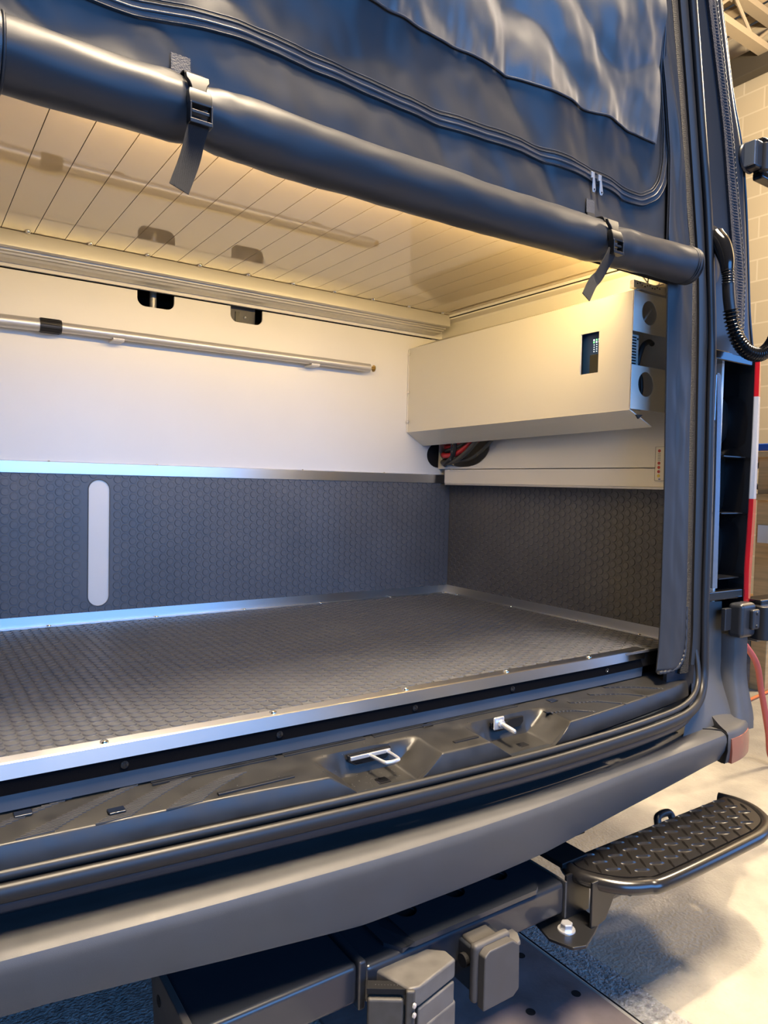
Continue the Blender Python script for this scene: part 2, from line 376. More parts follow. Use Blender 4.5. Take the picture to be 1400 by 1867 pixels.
# floor mat
fm = coins((XL, 0.022, 0.0), (1, 0, 0), (0, 1, 0), (0, 0, 1), -XL-0.004, D-0.03)
fm.box(XL, 0.0, 0.002, D-0.002, -0.0055, 0.0)
tag(fm.build('rubber_floor_mat', 'rubber', smooth=35), 'dark grey coin-pattern rubber mat covering the cargo floor', 'mat')
# back wall mat with the upright slot
sx0, sx1, sz0, sz1 = -0.0, 0.0, 0.045, 0.397
SXC = -1.2475; SHW = 0.0285; SZ0, SZ1 = 0.0455, 0.3965
def in_slot(u, v):
    X = XL+u; Z = 0.001+v; zc = clamp(Z, SZ0+SHW, SZ1-SHW)
    return math.hypot(X-SXC, Z-zc) < SHW+0.010
bmw = coins((XL, D-0.004, 0.001), (1, 0, 0), (0, 0, 1), (0, -1, 0), -XL-0.004, 0.412, [in_slot])
# sheet with slot
def slot_sheet():
    mb = MB(); n = 24; ring = []
    for k in range(n+1):
        a = PI*k/n; ring.append((SXC+math.cos(a)*SHW, SZ1-SHW+math.sin(a)*SHW))
    for k in range(n+1):
        a = PI+PI*k/n; ring.append((SXC+math.cos(a)*SHW, SZ0+SHW+math.sin(a)*SHW))
    m = len(ring); xa, xb = SXC-SHW, SXC+SHW; y = D-0.004; yb = D-0.0005
    def quad(a, b, c, d): mb.add([(q[0], y, q[1]) for q in (a, b, c, d)], [(0, 1, 2, 3)])
    quad((XL, 0), (xa, 0), (xa, 0.413), (XL, 0.413)); quad((xb, 0), (0, 0), (0, 0.413), (xb, 0.413))
    top = ring[:n+1]; bot = ring[n+1:]
    for k in range(n):
        quad(top[k], top[k+1], (top[k+1][0], 0.413), (top[k][0], 0.413)); quad(bot[k], bot[k+1], (bot[k+1][0], 0), (bot[k][0], 0))
    for k in range(m):
        a, b = ring[k], ring[(k+1) % m]
        mb.add([(a[0], y, a[1]), (b[0], y, b[1]), (b[0], yb, b[1]), (a[0], yb, a[1])], [(0, 1, 2, 3)])
    return mb
ss = slot_sheet(); bmw.add(ss.v, ss.f)
wm = thing('back_wall_mat', (-0.8, D, 0.0), 'dark rubber coin mat on the back wall with an upright white slot', 'mat')
bmw.build('rubber_sheet', 'rubber', wm, smooth=35)
ring = []
for k in range(25): a = PI*k/24; ring.append((SXC+math.cos(a)*SHW, SZ1-SHW+math.sin(a)*SHW))
for k in range(25): a = PI+PI*k/24; ring.append((SXC+math.cos(a)*SHW, SZ0+SHW+math.sin(a)*SHW))
MB().tube([(x, D-0.0045, z) for x, z in ring]+[(ring[0][0], D-0.0045, ring[0][1])], 0.0014, 6).build('slot_edge', 'conn', wm, smooth=60)
pm = MB(); vs = [(x, D-0.0012, z) for x, z in ring]; pm.add(vs, [tuple(range(len(vs)))]); pm.build('slot_panel', 'white', wm)
# right wall mat
rm = coins((-0.004, 0.0, 0.001), (0, 1, 0), (0, 0, 1), (-1, 0, 0), D-0.006, 0.402)
rm.box(-0.004, -0.0005, -0.02, D-0.004, 0.0, 0.405)
tag(rm.build('side_wall_mat', 'rubber', smooth=35), 'brown-grey rubber coin mat on the right side wall of the cargo box', 'mat')

# ================================================================== stainless trims
def screw(parent, c, n, r=0.0065, m='screw'):
    MB().lathe(c, n, [(r, 0), (r*.92, r*.35), (r*.55, r*.62), (r*.1, r*.7)], 14).build('screw', m, parent, smooth=60)
ts = thing('sill_trim', (-0.8, 0.0, 0.0), 'long stainless steel angle trim along the rear edge of the cargo floor', 'trim')
def sillbow(x): return 0.0 if x < -0.35 else 0.013*((x+0.35)/0.35)**1.5
rings = []
for i in range(41):
    x = XL+(-0.150-XL)*i/40; b = sillbow(x)
    rings.append([(x, 0.027+b, 0.0015), (x, 0.027+b, 0.0032), (x, 0.0015+b, 0.0035), (x, -0.0005+b, 0.002), (x, -0.001+b, -0.0205), (x, 0.0008+b, -0.0205), (x, 0.0012+b, 0.0)])
MB().sweep(rings).build('steel_angle', 'steel', ts, smooth=25)
for x in (-1.448, -1.170, -0.888, -0.620, -0.353): screw(ts, (x, 0.013+sillbow(x), 0.0033), (0, 0, 1))
# black edge board under the trim and the strip of mat below it
sb = thing('floor_edge_board', (-0.8, 0.0, -0.03), 'black felt-covered board edge with dark screws under the steel sill trim', 'board')
rings = []
for i in range(41):
    x = XL+(-0.135-XL)*i/40; b = sillbow(x)
    rings.append([(x, 0.001+b, -0.0205), (x, 0.0005+b, -0.043), (x, 0.05+b, -0.043), (x, 0.05+b, -0.0205)])
MB().sweep(rings).build('felt_edge', 'carpet', sb, smooth=25)
for x in (-1.421, -1.163, -0.873, -0.612, -0.300): MB().lathe((x, 0.001+sillbow(x), -0.032), (0, -1, 0), [(0.0062, 0), (0.0060, 0.0016), (0.0025, 0.0022), (0.002, 0.0012)], 14).build('screw', 'gblack', sb, smooth=60)
cs = coins((XL, 0.004, -0.066), (1, 0, 0), (0, 0, 1), (0, -1, 0), 1.50, 0.020, r=0.0102)
rings = []
for i in range(41):
    x = XL+(-0.15-XL)*i/40; b = sillbow(x)
    rings.append([(x, 0.004+b, -0.044), (x, 0.006+b, -0.068), (x, 0.03+b, -0.068), (x, 0.03+b, -0.044)])
MB().sweep(rings).build('mat_edge', 'rubber', sb, smooth=25)

tb = thing('back_floor_trim', (-0.8, D, 0.0), 'stainless angle trim where the floor mat meets the back wall', 'trim')
MB().prism([(D-0.0045, 0.031), (D-0.0060, 0.031), (D-0.0066, 0.004), (D-0.020, 0.0035), (D-0.020, 0.0015), (D-0.0045, 0.0012)], XL, -0.006, 0).build('steel_angle', 'steel', tb, smooth=25)
for x in (-1.375, -1.09, -0.82, -0.55, -0.27, -0.03): screw(tb, (x, D-0.015, 0.0035), (0, 0, 1), 0.0055)
tt = thing('back_top_trim', (-0.8, D, 0.42), 'stainless cap strip along the top of the back wall mat', 'trim')
MB().prism([(D-0.0045, 0.410), (D-0.0090, 0.410), (D-0.0095, 0.440), (D-0.0002, 0.442), (D-0.0002, 0.436), (D-0.0045, 0.436)], XL, -0.010, 0).build('steel_strip', 'steel', tt, smooth=25)
for x in (-1.375, -1.09, -0.62, -0.3): screw(tt, (x, D-0.002, 0.4415), (0, 0, 1), 0.004)
tr = thing('side_floor_trim', (0.0, 0.5, 0.0), 'stainless angle trim where the floor mat meets the right wall', 'trim')
MB().prism([(-0.0045, 0.031), (-0.0060, 0.031), (-0.0066, 0.004), (-0.020, 0.0035), (-0.020, 0.0015), (-0.0045, 0.0012)], 0.0, D-0.004, 1).build('steel_angle', 'steel_y', tr, smooth=25)
for y in (0.90, 0.62, 0.34, 0.12): screw(tr, (-0.015, y, 0.0035), (0, 0, 1), 0.0055)
to = thing('side_top_trim', (0.0, 0.5, 0.41), 'thin pale aluminium strip capping the right side wall mat', 'trim')
MB().box(XW-0.0025, 0.0, -0.01, 0.93, 0.404, 0.4105).build('aluminium_strip', 'alu', to, bevel=.001)

# ================================================================== white equipment cover on the right wall
ec = thing('equipment_cover', (-0.1, 0.5, 0.58), 'large cream folded metal cover box on the right wall with a cut-out display', 'cover')
XB = -0.205; YE = 0.035; Z0, Z1 = 0.592, 0.897; T = 0.002
def frame_panel(x, y0, y1, z0, z1, hy0, hy1, hz0, hz1):
    mb = MB()
    mb.box(x, x+T, y0, hy0, z0, z1); mb.box(x, x+T, hy1, y1, z0, z1); mb.box(x, x+T, hy0, hy1, z0, hz0); mb.box(x, x+T, hy0, hy1, hz1, z1)
    return mb
ztop = lambda y: 0.890+0.0*(y)
fp = MB()
def quadx(a, b, c, d): fp.add([a, b, c, d], [(0, 1, 2, 3)])
HY0, HY1, HZ0, HZ1 = 0.137, 0.196, 0.704, 0.810
def Zb(y): return 0.601-0.012*(y-YE)/(D-YE)
def Zt(y): return 0.893-0.012*(y-YE)/(D-YE)
ys = [YE, HY0, HY1, D-0.001]
for a, b in zip(ys, ys[1:]):
    if a == HY0:
        quadx((XB, a, Zb(a)), (XB, b, Zb(b)), (XB, b, HZ0), (XB, a, HZ0)); quadx((XB, a, HZ1), (XB, b, HZ1), (XB, b, Zt(b)), (XB, a, Zt(a)))
    else: quadx((XB, a, Zb(a)), (XB, b, Zb(b)), (XB, b, Zt(b)), (XB, a, Zt(a)))
for (a_, b_, c_, d_) in (((HY0, HZ0), (HY1, HZ0), (HY1, HZ1), (HY0, HZ1)),):
    q = [a_, b_, c_, d_]
    for k in range(4): u1_, u2_ = q[k], q[(k+1) % 4]; quadx((XB, *u1_), (XB, *u2_), (XB+0.004, *u2_), (XB+0.004, *u1_))
fp.build('front_panel', 'white_powder', ec)
MB().add([(XB, YE, Zb(YE)), (XB, D-.001, Zb(D)), (-0.132, D-.001, 0.544), (-0.132, YE-0.012, 0.562)], [(0, 1, 2, 3)]).build('sloping_underside', 'white_powder', ec, solid=0.0025)
MB().add([(XB, YE, Zt(YE)), (XB, D-.001, Zt(D)), (-0.062, D-.001, 0.935), (-0.064, YE, 0.935)], [(0, 1, 2, 3)]).build('sloping_top', 'white_powder', ec, solid=0.0025)
# bent return flange at the bulkhead end
MB().box(XB-0.003, XB+0.006, D-0.004, D-0.0005, 0.588, 0.880).build('end_flange', 'white_powder', ec)
for z in (0.862, 0.728, 0.625): MB().lathe((XB-0.004, D-0.012, z), (-1, 0, 0), [(0.006, 0), (0.0055, 0.003), (0.002, 0.004)], 12).build('screw', 'screw', ec, smooth=60)
# end face towards the door, with round hole, square window, round hole
def disc_holes_face(y, x0, x1, z0, z1, cx, cz, r, n=28):
    mb = MB(); ring = []; outer = []
    for k in range(n):
        a = 2*PI*(k+0.5)/n; c, s_ = math.cos(a), math.sin(a); ring.append((cx+c*r, cz+s_*r))
        t = min(((x1-cx)/c if c > 0 else (x0-cx)/c), ((z1-cz)/s_ if s_ > 0 else (z0-cz)/s_)); outer.append((cx+c*t, cz+s_*t))
    cor = [(x1, z1), (x0, z1), (x0, z0), (x1, z0)]
    for k in range(n):
        k2 = (k+1) % n; o1, o2 = outer[k], outer[k2]; poly = [ring[k], o1]
        if abs(o1[0]-o2[0]) > 1e-5 and abs(o1[1]-o2[1]) > 1e-5:
            poly.append(min(cor, key=lambda q: abs(q[0]-(o1[0]+o2[0])/2)+abs(q[1]-(o1[1]+o2[1])/2)))
        poly += [o2, ring[k2]]
        mb.add([(u, y, v) for u, v in poly], [tuple(range(len(poly)))])
    return mb
E2 = disc_holes_face(YE, XB, -0.03, 0.795, 0.893, -0.142, 0.846, 0.030)
e3 = disc_holes_face(YE, XB, -0.03, 0.603, 0.712, -0.146, 0.668, 0.031); E2.add(e3.v, e3.f)
E2.build('end_panel', 'white_powder', ec, solid=0.0025)
# equipment behind it
iv = thing('inverter', (-0.1, 0.2, 0.7), 'grey perforated metal inverter case behind the square window of the cover', 'inverter')
MB().box(-0.198, -0.158, 0.05, 0.125, 0.706, 0.792).build('case', 'inverter', iv, bevel=.002)
vent = MB()
for a in range(5):
    for b in range(11): vent.box(-0.1955+a*0.0055, -0.1955+a*0.0055+0.0036, 0.0487, 0.0503, 0.710+b*0.0072, 0.710+b*0.0072+0.0036)
vent.build('vent_holes', 'mblack', iv)
MB().lathe((-0.164, 0.05, 0.781), (0, -1, 0), [(0.0025, 0), (0.0022, 0.0015)], 10).build('screw', 'mblack', iv)
MB().box(-0.155, -0.04, 0.11, 0.3, 0.61, 0.90).build('rear_case', 'white_powder', iv, bevel=.004)
def cable(name, pts, r, m, label, cat='cable', group=None, n=10):
    o = MB().tube(catmull(pts, 10), r, n).build(name, m, smooth=60); return tag(o, label, cat, group)
cable('thick_cable', [(-0.150, 0.062, 0.700), (-0.150, 0.055, 0.735), (-0.135, 0.055, 0.768), (-0.112, 0.055, 0.782), (-0.09, 0.06, 0.780)], 0.0065, 'blk_cable', 'thick black cable arching inside the square window of the cover')
for i, (dx, rr, lab) in enumerate([(0.0, 0.0050, 'widest black cable curving inside the lower round hole'), (-0.015, 0.0036, 'middle black cable curving inside the lower round hole'), (-0.024, 0.0028, 'thin leftmost black cable inside the lower round hole')]):
    cable('curved_cable', [(-0.148+dx, 0.055, 0.704), (-0.137+dx*.8, 0.056, 0.685), (-0.134+dx*.8, 0.056, 0.660), (-0.140+dx, 0.056, 0.632)], rr, 'blk_cable', lab, group='black cables in the lower round hole')
cable('thin_cable', [(-0.168, 0.055, 0.862), (-0.160, 0.055, 0.840), (-0.150, 0.055, 0.818)], 0.0035, 'blk_cable', 'black cable at the left inside the upper round hole')
cable('white_cable', [(-0.150, 0.052, 0.820), (-0.132, 0.052, 0.840), (-0.112, 0.052, 0.862)], 0.0028, 'white', 'pale cable slanting across the upper round hole')
tag(MB().prism([(-0.196, 0.588), (-0.17, 0.589), (-0.186, 0.578)], 0.022, 0.026, 1).build('black_clip', 'blk_cable'), 'small black clip showing under the lower corner of the cover', 'clip')
# charge controller in the display cut-out
cc = thing('charge_controller', (-0.19, 0.17, 0.75), 'dark blue charge controller with rows of small lit dots inside the cover', 'controller')
MB().box(-0.188, -0.12, 0.125, 0.205, 0.695, 0.82).build('body', 'device', cc, bevel=.002)
MB().box(-0.1895, -0.187, 0.142, 0.178, 0.700, 0.755).build('screen', 'device_d', cc, bevel=.0005)
for a in range(3):
    for b in range(6):
        MB().box(-0.1895, -0.1878, 0.1475+a*0.0085, 0.1475+a*0.0085+(0.0035 if b > 3 else 0.0022), 0.762+b*0.0058, 0.762+b*0.0058+(0.004 if b > 3 else 0.002)).build('indicator', 'led_g' if (a, b) in ((2, 4), (1, 5)) else 'led_w', cc)

# cable bundle under the cover
CG = 'battery cables in the wall opening under the cover'
cz = 0.0
cabs = [('red_cable', [(0.03, 1.02, 0.53), (-0.02, 0.955, 0.510), (-0.035, 0.86, 0.515), (-0.05, 0.76, 0.560), (-0.06, 0.70, 0.62)], 0.0085, 'red_cable', 'thick bright red cable lowest and nearest in the bundle under the cover'),
        ('black_cable', [(0.03, 1.03, 0.50), (-0.015, 0.965, 0.485), (-0.03, 0.87, 0.492), (-0.055, 0.75, 0.545), (-0.065, 0.69, 0.61)], 0.0080, 'grey_cable', 'dark grey cable running along the bottom edge of the bundle'),
        ('red_cable', [(0.04, 1.03, 0.545), (0.0, 0.97, 0.540), (-0.01, 0.90, 0.545), (-0.03, 0.84, 0.565), (-0.04, 0.80, 0.62)], 0.0060, 'red_cable', 'thin red cable entering at the top left of the wall opening'),
        ('red_cable', [(0.04, 1.01, 0.555), (0.01, 0.99, 0.553), (-0.005, 0.955, 0.565), (-0.02, 0.945, 0.60)], 0.0050, 'red_cable', 'short red cable bending upward at the left of the opening'),
        ('black_cable', [(0.03, 1.03, 0.525), (-0.01, 0.95, 0.527), (-0.02, 0.86, 0.545), (-0.035, 0.78, 0.58), (-0.05, 0.74, 0.62)], 0.0060, 'grey_cable', 'dark grey cable running between the two red cables'),
        ('black_cable', [(0.02, 1.0, 0.475), (-0.025, 0.94, 0.480), (-0.045, 0.87, 0.510), (-0.055, 0.85, 0.56), (-0.05, 0.84, 0.61)], 0.0065, 'blk_cable', 'black cable crossing over the front of the red cables'),
        ('red_cable', [(-0.01, 0.86, 0.535), (-0.03, 0.78, 0.545), (-0.045, 0.70, 0.585), (-0.05, 0.66, 0.62)], 0.0055, 'red_cable', 'red cable at the far right end of the bundle'),
        ('black_cable', [(-0.01, 0.90, 0.49), (-0.02, 0.80, 0.50), (-0.03, 0.70, 0.55), (-0.04, 0.65, 0.60)], 0.0055, 'grey_cable', 'dark cable behind the red one at the lower right')]
for nme, pts, r, m, lab in cabs: cable(nme, [(a-0.058, min(b-0.035, 0.955 if a > 0.005 else 0.94), c) for a, b, c in pts], r*1.12, m, lab, group=CG)
og = MB().prism([(-0.060+0.0, 0.545+0.0)]+[(-0.062-0.050*math.sin(PI*k/16), 0.512+0.045*math.cos(PI*k/16)) for k in range(17)], D-0.0035, D-0.0005, 1)
tag(og.build('dark_cable_opening', 'mblack'), 'flat black piece standing for the dark opening in the back wall corner where the cables enter', 'opening')  # flat black shape drawn in place of the dark opening; not a fitted part
ct = thing('cable_tie', (-0.12, 0.82, 0.55), 'black plastic cable tie cinched round the battery cables', 'cable tie')
MB().tube(catmull([(-0.122, 0.825, 0.495), (-0.128, 0.818, 0.53), (-0.126, 0.815, 0.57), (-0.115, 0.813, 0.60)], 6), 0.0022, 8, flat=1).build('band', 'blk_cable', ct)
MB().lathe((-0.126, 0.823, 0.487), (0, 0, 1), [(0.004, 0), (0.0055, 0.004), (0.004, 0.008)], 10).build('tail_knob', 'blk_cable', ct, smooth=60)
MB().box(-0.135, -0.115, 0.80, 0.825, 0.578, 0.598).build('head', 'blk_cable', ct, bevel=.002)

# label sticker at the door end of the right wall
LX, LY = XW, -0.040
st = thing('switch_label', (XW-0.002, 0.05, 0.45), 'narrow white label with a column of red and yellow dots beside the curtain', 'label')
MB().box(LX-0.0025, LX, 0.055+LY, 0.098+LY, 0.427, 0.516).build('backing', 'sticker', st, bevel=.0004)
rim = MB()
for a in ((0.0552, 0.0978, 0.5150, 0.5160), (0.0552, 0.0978, 0.427, 0.428), (0.0968, 0.098, 0.427, 0.516)): rim.box(LX-0.0030, LX-0.0024, a[0]+LY, a[1]+LY, a[2], a[3])
rim.build('outline', 's_gry', st)
for z, m in ((0.505, 's_red'), (0.473, 's_red'), (0.462, 's_red'), (0.451, 's_red'), (0.440, 's_yel')):
    MB().lathe((LX-0.0025, 0.086+LY, z), (-1, 0, 0), [(0.0042, 0), (0.004, 0.0006)], 14).build('dot', m, st)
MB().box(LX-0.0032, LX-0.0024, 0.080+LY, 0.086+LY, 0.430, 0.4325).build('blue_mark', 's_blu', st)
for i in range(5): MB().box(LX-0.0030, LX-0.0024, 0.082+LY, 0.090+LY, 0.480+i*0.0042, 0.482+i*0.0042).build('text_line', 's_gry', st)

# telescopic rod on the back wall
rd = thing('telescopic_rod', (-0.8, D-0.04, 0.79), 'telescopic aluminium rod clipped horizontally to the back wall', 'rod')
YR = D-0.035
MB().tube([(XL+0.01, YR, 0.787), (-1.376, YR, 0.791)], 0.0165, 20).build('outer_tube', 'alu', rd, smooth=50)
MB().tube([(-1.404, YR, 0.7905), (-1.352, YR, 0.7912)], 0.0182, 20).build('black_collar', 'seal', rd, smooth=50)
gr = MB()
for k in range(12): a = 2*PI*k/12; gr.box(-1.402, -1.356, YR+math.cos(a)*0.0184-.0008, YR+math.cos(a)*0.0184+.0008, 0.791+math.sin(a)*0.0184-.0008, 0.791+math.sin(a)*0.0184+.0008)
gr.build('collar_ribs', 'mblack', rd)
MB().tube([(-1.352, YR, 0.7915), (-0.392, YR, 0.7915)], 0.0135, 20).build('inner_tube', 'alu', rd, smooth=50)
tip = MB().tube([(-0.392, YR, 0.7915), (-0.376, YR, 0.7915)], 0.0045, 12); tip.lathe((-0.376, YR, 0.7915), (1, 0, 0), [(0.011, 0), (0.011, 0.003)], 14)
tip.build('brass_tip', 'brass', rd, smooth=40)
for x in (-1.225, -0.62): MB().prism([(D-0.001, 0.772), (D-0.048, 0.772), (D-0.052, 0.776), (D-0.052, 0.780), (D-0.046, 0.7765), (D-0.001, 0.7765)], x, x+0.030, 0).build('clip', 'white', rd, bevel=.001)

# LED strip behind the roll: a row of chips on a channel
ls = thing('led_strip', (-0.8, 0.06, 0.985), 'warm LED light strip under the ceiling just inside the rear opening', 'light')
MB().box(-1.50, -0.13, 0.058, 0.082, 0.978, 0.999).build('channel', 'white', ls)
for k in range(30): MB().box(-1.48+k*0.045-0.004, -1.48+k*0.045+0.004, 0.064, 0.076, 0.9760, 0.9785).build('led_chip', 'led', ls)
wh = thing('wire_loop', (-0.12, 0.1, 0.93), 'loose white and black wires above the end of the equipment cover', 'wire')
MB().tube(catmull([(-0.16, 0.06, 0.955), (-0.13, 0.05, 0.925), (-0.09, 0.06, 0.915), (-0.07, 0.06, 0.94)], 8), 0.0022, 8).build('white_wire', 'white', wh, smooth=60)
MB().tube(catmull([(-0.128, 0.05, 0.96), (-0.131, 0.05, 0.93), (-0.123, 0.055, 0.915)], 8), 0.0016, 8).build('black_wire', 'blk_cable', wh, smooth=60)
dots = MB()
for k in range(10): dots.box(-0.18+k*0.010, -0.176+k*0.010, 0.045, 0.046, 0.915+0.003*math.sin(k*1.7), 0.918+0.003*math.sin(k*1.7))
MB().box(-0.19, -0.05, 0.047, 0.060, 0.905, 0.925).build('junction_strip', 'white', wh, bevel=.001); dots.build('terminal_holes', 'conn_d', wh)

# ================================================================== curtain
cu = thing('rear_curtain', (-0.85, -0.05, 0.0), 'black zip-up fabric curtain hanging across the rear doorway with its lower part rolled up', 'curtain')
def fold(x, z):
    a = 0.0
    a += 0.022*nz(x*2.6+z*1.7, z*2.2-x*0.8, 1.0)
    a += 0.020*abs(nz(x*5.2+z*3.0, z*3.5-x*1.0, 4.0))
    a += 0.006*nz(x*11+z*5, z*8-x*3, 7.0)
    a += 0.002*nz(x*30+z*9, z*22, 9.0)
    return a
def yc(x, z):
    k = sstep((z-0.92)/0.10); e = sstep((-0.19-x)/0.09)
    return -0.033-0.007*(1-k)-fold(x, z)*k*(0.10+0.90*e)*(1+0.6*sstep((z-1.1)/0.15))
XR = [(0.86, -0.11), (0.962, -0.105), (1.062, -0.120), (1.334, -0.170), (1.545, -0.215), (1.9, -0.29)]   # right edge of the main panel at z
def panel(u, v):
    z = 0.895+v*0.90; x1 = interp(XR, z); x = XL-0.02+(x1-XL+0.02)*u; return (x, yc(x, z), z)
MB().grid(230, 120, panel).build('fabric_panel', 'vinyl', cu, smooth=180)
# window screen above the seam
def seamz(x): return 1.212+0.010*nz(x*4, 2.2)+0.004*nz(x*14, 5)
def screen(u, v):
    z1 = 1.80; x1 = None
    zz = 1.21+v*0.58; x1 = interp([(1.2, -0.232), (1.3, -0.240), (1.414, -0.262), (1.53, -0.282), (1.9, -0.35)], zz)
    x = XL-0.02+(x1-XL+0.02)*u; z = seamz(x)+v*0.58
    puck = 0.0035*math.exp(-v*0.58/0.05)*(nz(x*60, v*6, 3)+0.8*nz(x*25, v*9, 8))
    return (x, yc(x, z)-0.0028-(0.010+0.016*nz(x*4.5+z*5.0, z*2.0-x*1.5, 14)+0.006*nz(x*12+z*9, z*6-x*5, 24))*sstep(v*6)-puck, z)
MB().grid(260, 90, screen).build('window_screen', 'mesh', cu, smooth=180)
MB().tube([(x, yc(x, seamz(x))-0.0040, seamz(x)) for x in [XL-.02+i*0.012 for i in range(int((-0.235-XL+.02)/0.012)+1)]], 0.0022, 6).build('screen_seam', 'zipper', cu, smooth=90)
# zipper path
zp = [(XL-0.02, 1.058), (-1.458, 1.066), (-1.264, 1.082), (-1.108, 1.080), (-0.875, 1.075), (-0.585, 1.078), (-0.42, 1.078), (-0.30, 1.072), (-0.245, 1.085), (-0.212, 1.115), (-0.198, 1.165), (-0.200, 1.24), (-0.218, 1.34), (-0.242, 1.43), (-0.262, 1.53), (-0.30, 1.70)]
zpath = catmull([(x, 0, z) for x, z in zp], 14)
def zoff(d, wob=0.002):
    out = []
    for i, p in enumerate(zpath):
        t = (zpath[min(i+1, len(zpath)-1)]-zpath[max(i-1, 0)]).normalized(); n = Vector((-t.z, 0, t.x))
        q = p+n*(d+wob*nz(i*0.11, 3.3)); out.append((q.x, yc(q.x, q.z), q.z))
    return out
a, b = zoff(-0.0085), zoff(0.0085)
rings = [[(p[0], p[1]-0.002, p[2]), (p[0], p[1]-0.0045, p[2]), (q[0], q[1]-0.0045, q[2]), (q[0], q[1]-0.002, q[2])] for p, q in zip(a, b)]
MB().sweep(rings).build('zipper_tape', 'zipper', cu, smooth=40)
for d, r in ((0.0, 0.0024), (0.0105, 0.0016), (-0.0105, 0.0013), (0.0165, 0.0012)):
    MB().tube([(p[0], p[1]-0.0045, p[2]) for p in zoff(d)], r, 6).build('zipper_cord' if d == 0 else 'stitched_seam', 'zipper' if d == 0 else 'vinyl', cu, smooth=90)
# zipper pulls
for x, tilt in ((-0.462, 0.08), (-0.437, 0.14)):
    zz = 1.078; y0 = yc(x, zz)-0.008
    s_ = MB().box(x-0.005, x+0.005, y0-0.003, y0+0.003, zz-0.006, zz+0.008); so = s_.build('zipper_slider', 'zinc', cu, bevel=.001)
    s2 = MB().prism([(x-0.003, zz-0.004), (x+0.003, zz-0.004), (x+0.006+tilt*.02, zz-0.030), (x+0.003+tilt*.02, zz-0.036), (x-0.003+tilt*.02, zz-0.036), (x-0.004+tilt*.01, zz-0.030)], y0-0.005, y0-0.0035, 1); s2.build('pull_tab', 'zinc', so, bevel=.0005)
    MB().lathe((x+0.001+tilt*.02, y0-0.0048, zz-0.030), (0, -1, 0), [(0.002, 0), (0.002, 0.0008)], 10).build('pull_hole', 'black', so)
# side strip of the curtain at the right jamb
def ribbon(tl, tr, y, z0, z1, nz_=60, nx=6, fn=None):
    def g(u, v):
        z = z0+(z1-z0)*v; xa, xb = interp(tl, z), interp(tr, z); x = xa+(xb-xa)*u
        return (x, y+(fn(u, z) if fn else 0), z)
    return MB().grid(nx, nz_, g)
SL = [(-0.045, -0.166), (0.0, -0.160), (0.08, -0.157), (0.39, -0.161), (0.66, -0.171), (0.90, -0.181), (0.97, -0.190), (1.10, -0.192), (1.20, -0.196), (1.34, -0.222), (1.43, -0.245), (1.55, -0.27), (1.8, -0.33)]
SR = [(-0.045, -0.066), (-0.02, -0.055), (0.007, -0.052), (0.119, -0.053), (0.396, -0.062), (0.668, -0.072), (0.962, -0.083), (1.062, -0.108), (1.334, -0.158), (1.545, -0.204), (1.8, -0.27)]
def sidefold(u, z):
    e = math.sin(PI*u); lo = sstep((1.05-z)/0.15)
    return -e*(0.006+0.006*nz(u*1.2+z*2.5, z*2.0-u*2, 21)+0.012*(1-lo)*nz(u*2-z*3, z*6+u*2, 31)) - 0.004*lo*sstep((u-0.35)/0.1)*0.5-0.003*nz(u*3+z*9, z*12, 5)*lo*e
ribbon(SL, SR, -0.040, -0.045, 1.80, 200, 24, sidefold).build('side_strip', 'vinyl', cu, smooth=180, solid=0.004)
pts = [(interp(SL, z)+0.002, -0.045, z) for z in [0.99+i*0.02 for i in range(40)]]
MB().tube(pts, 0.0018, 6).build('side_stitching', 'zipper', cu, smooth=90)
hem = [(-0.165, -0.046, -0.045), (-0.13, -0.047, -0.046), (-0.09, -0.047, -0.040), (-0.066, -0.046, -0.022), (-0.056, -0.045, 0.005), (-0.054, -0.044, 0.06), (-0.055, -0.043, 0.11)]
hp = catmull(hem, 12)
MB().tube([p+Vector((0.0012*math.sin(i*1.1), 0, 0.0012*math.cos(i*1.3))) for i, p in enumerate(hp)], 0.0045, 8).build('gathered_hem', 'vinyl', cu, smooth=90)

# roll
rf = []
X0, X1 = -1.66, -0.150
NR = 130; K = 36
SX = (-1.357, -0.462)
def rollc(x):
    t = (x-X0)/(X1-X0)
    r = 0.0455-0.003*sstep((t-0.55)/0.45)+0.0016*nz(x*4, 1.5)-0.001
    cz_ = 0.925+0.010*sstep((x+0.60)/0.45)-0.004*math.exp(-((x+1.0)/0.35)**2)+0.002*nz(x*5, 7.7)
    return r, -0.073, cz_
for i in range(NR+1):
    x = X0+(X1-X0)*i/NR; r, cy_, cz_ = rollc(x); ring_ = []
    for k in range(K):
        a = 2*PI*k/K; rr = r
        for sx_ in SX:
            dx = x-sx_-0.012
            front = max(0, math.cos(a-PI)) if True else 0
            rr -= 0.006*math.exp(-(dx/0.022)**2)
            rr += 0.0035*math.exp(-(abs(dx)-0.045)**2/0.0006)*nz(x*28, a*2.2, 6)
        rr += 0.0022*nz(x*7, math.cos(a)*1.2, math.sin(a)*1.2)+0.0015*nz(x*18, math.cos(a)*2.0, math.sin(a)*2+4)
        ring_.append((x, cy_+math.cos(a)*rr, cz_+math.sin(a)*rr))
    rf.append(ring_)
MB().sweep(rf).build('rolled_flap', 'vinyl', cu, smooth=50)
r, cy_, cz_ = rollc(X1)
for dx in (-0.020, -0.013, -0.001): MB().tube([(X1+dx+0.0006, cy_+math.cos(a)*(r+.0004), cz_+math.sin(a)*(r+.0004)) for a in [2*PI*k/32 for k in range(33)]], 0.0016, 6).build('roll_end_seam', 'vinyl', cu, smooth=90)
MB().tube([(X1+0.004, cy_+math.cos(a)*(r-.003), cz_+math.sin(a)*(r-.003)) for a in [-1.3+2.2*k/16-PI*0.0 for k in range(17)]]+[], 0.002, 6).build('clear_film_edge', 'sticker', cu, smooth=90)
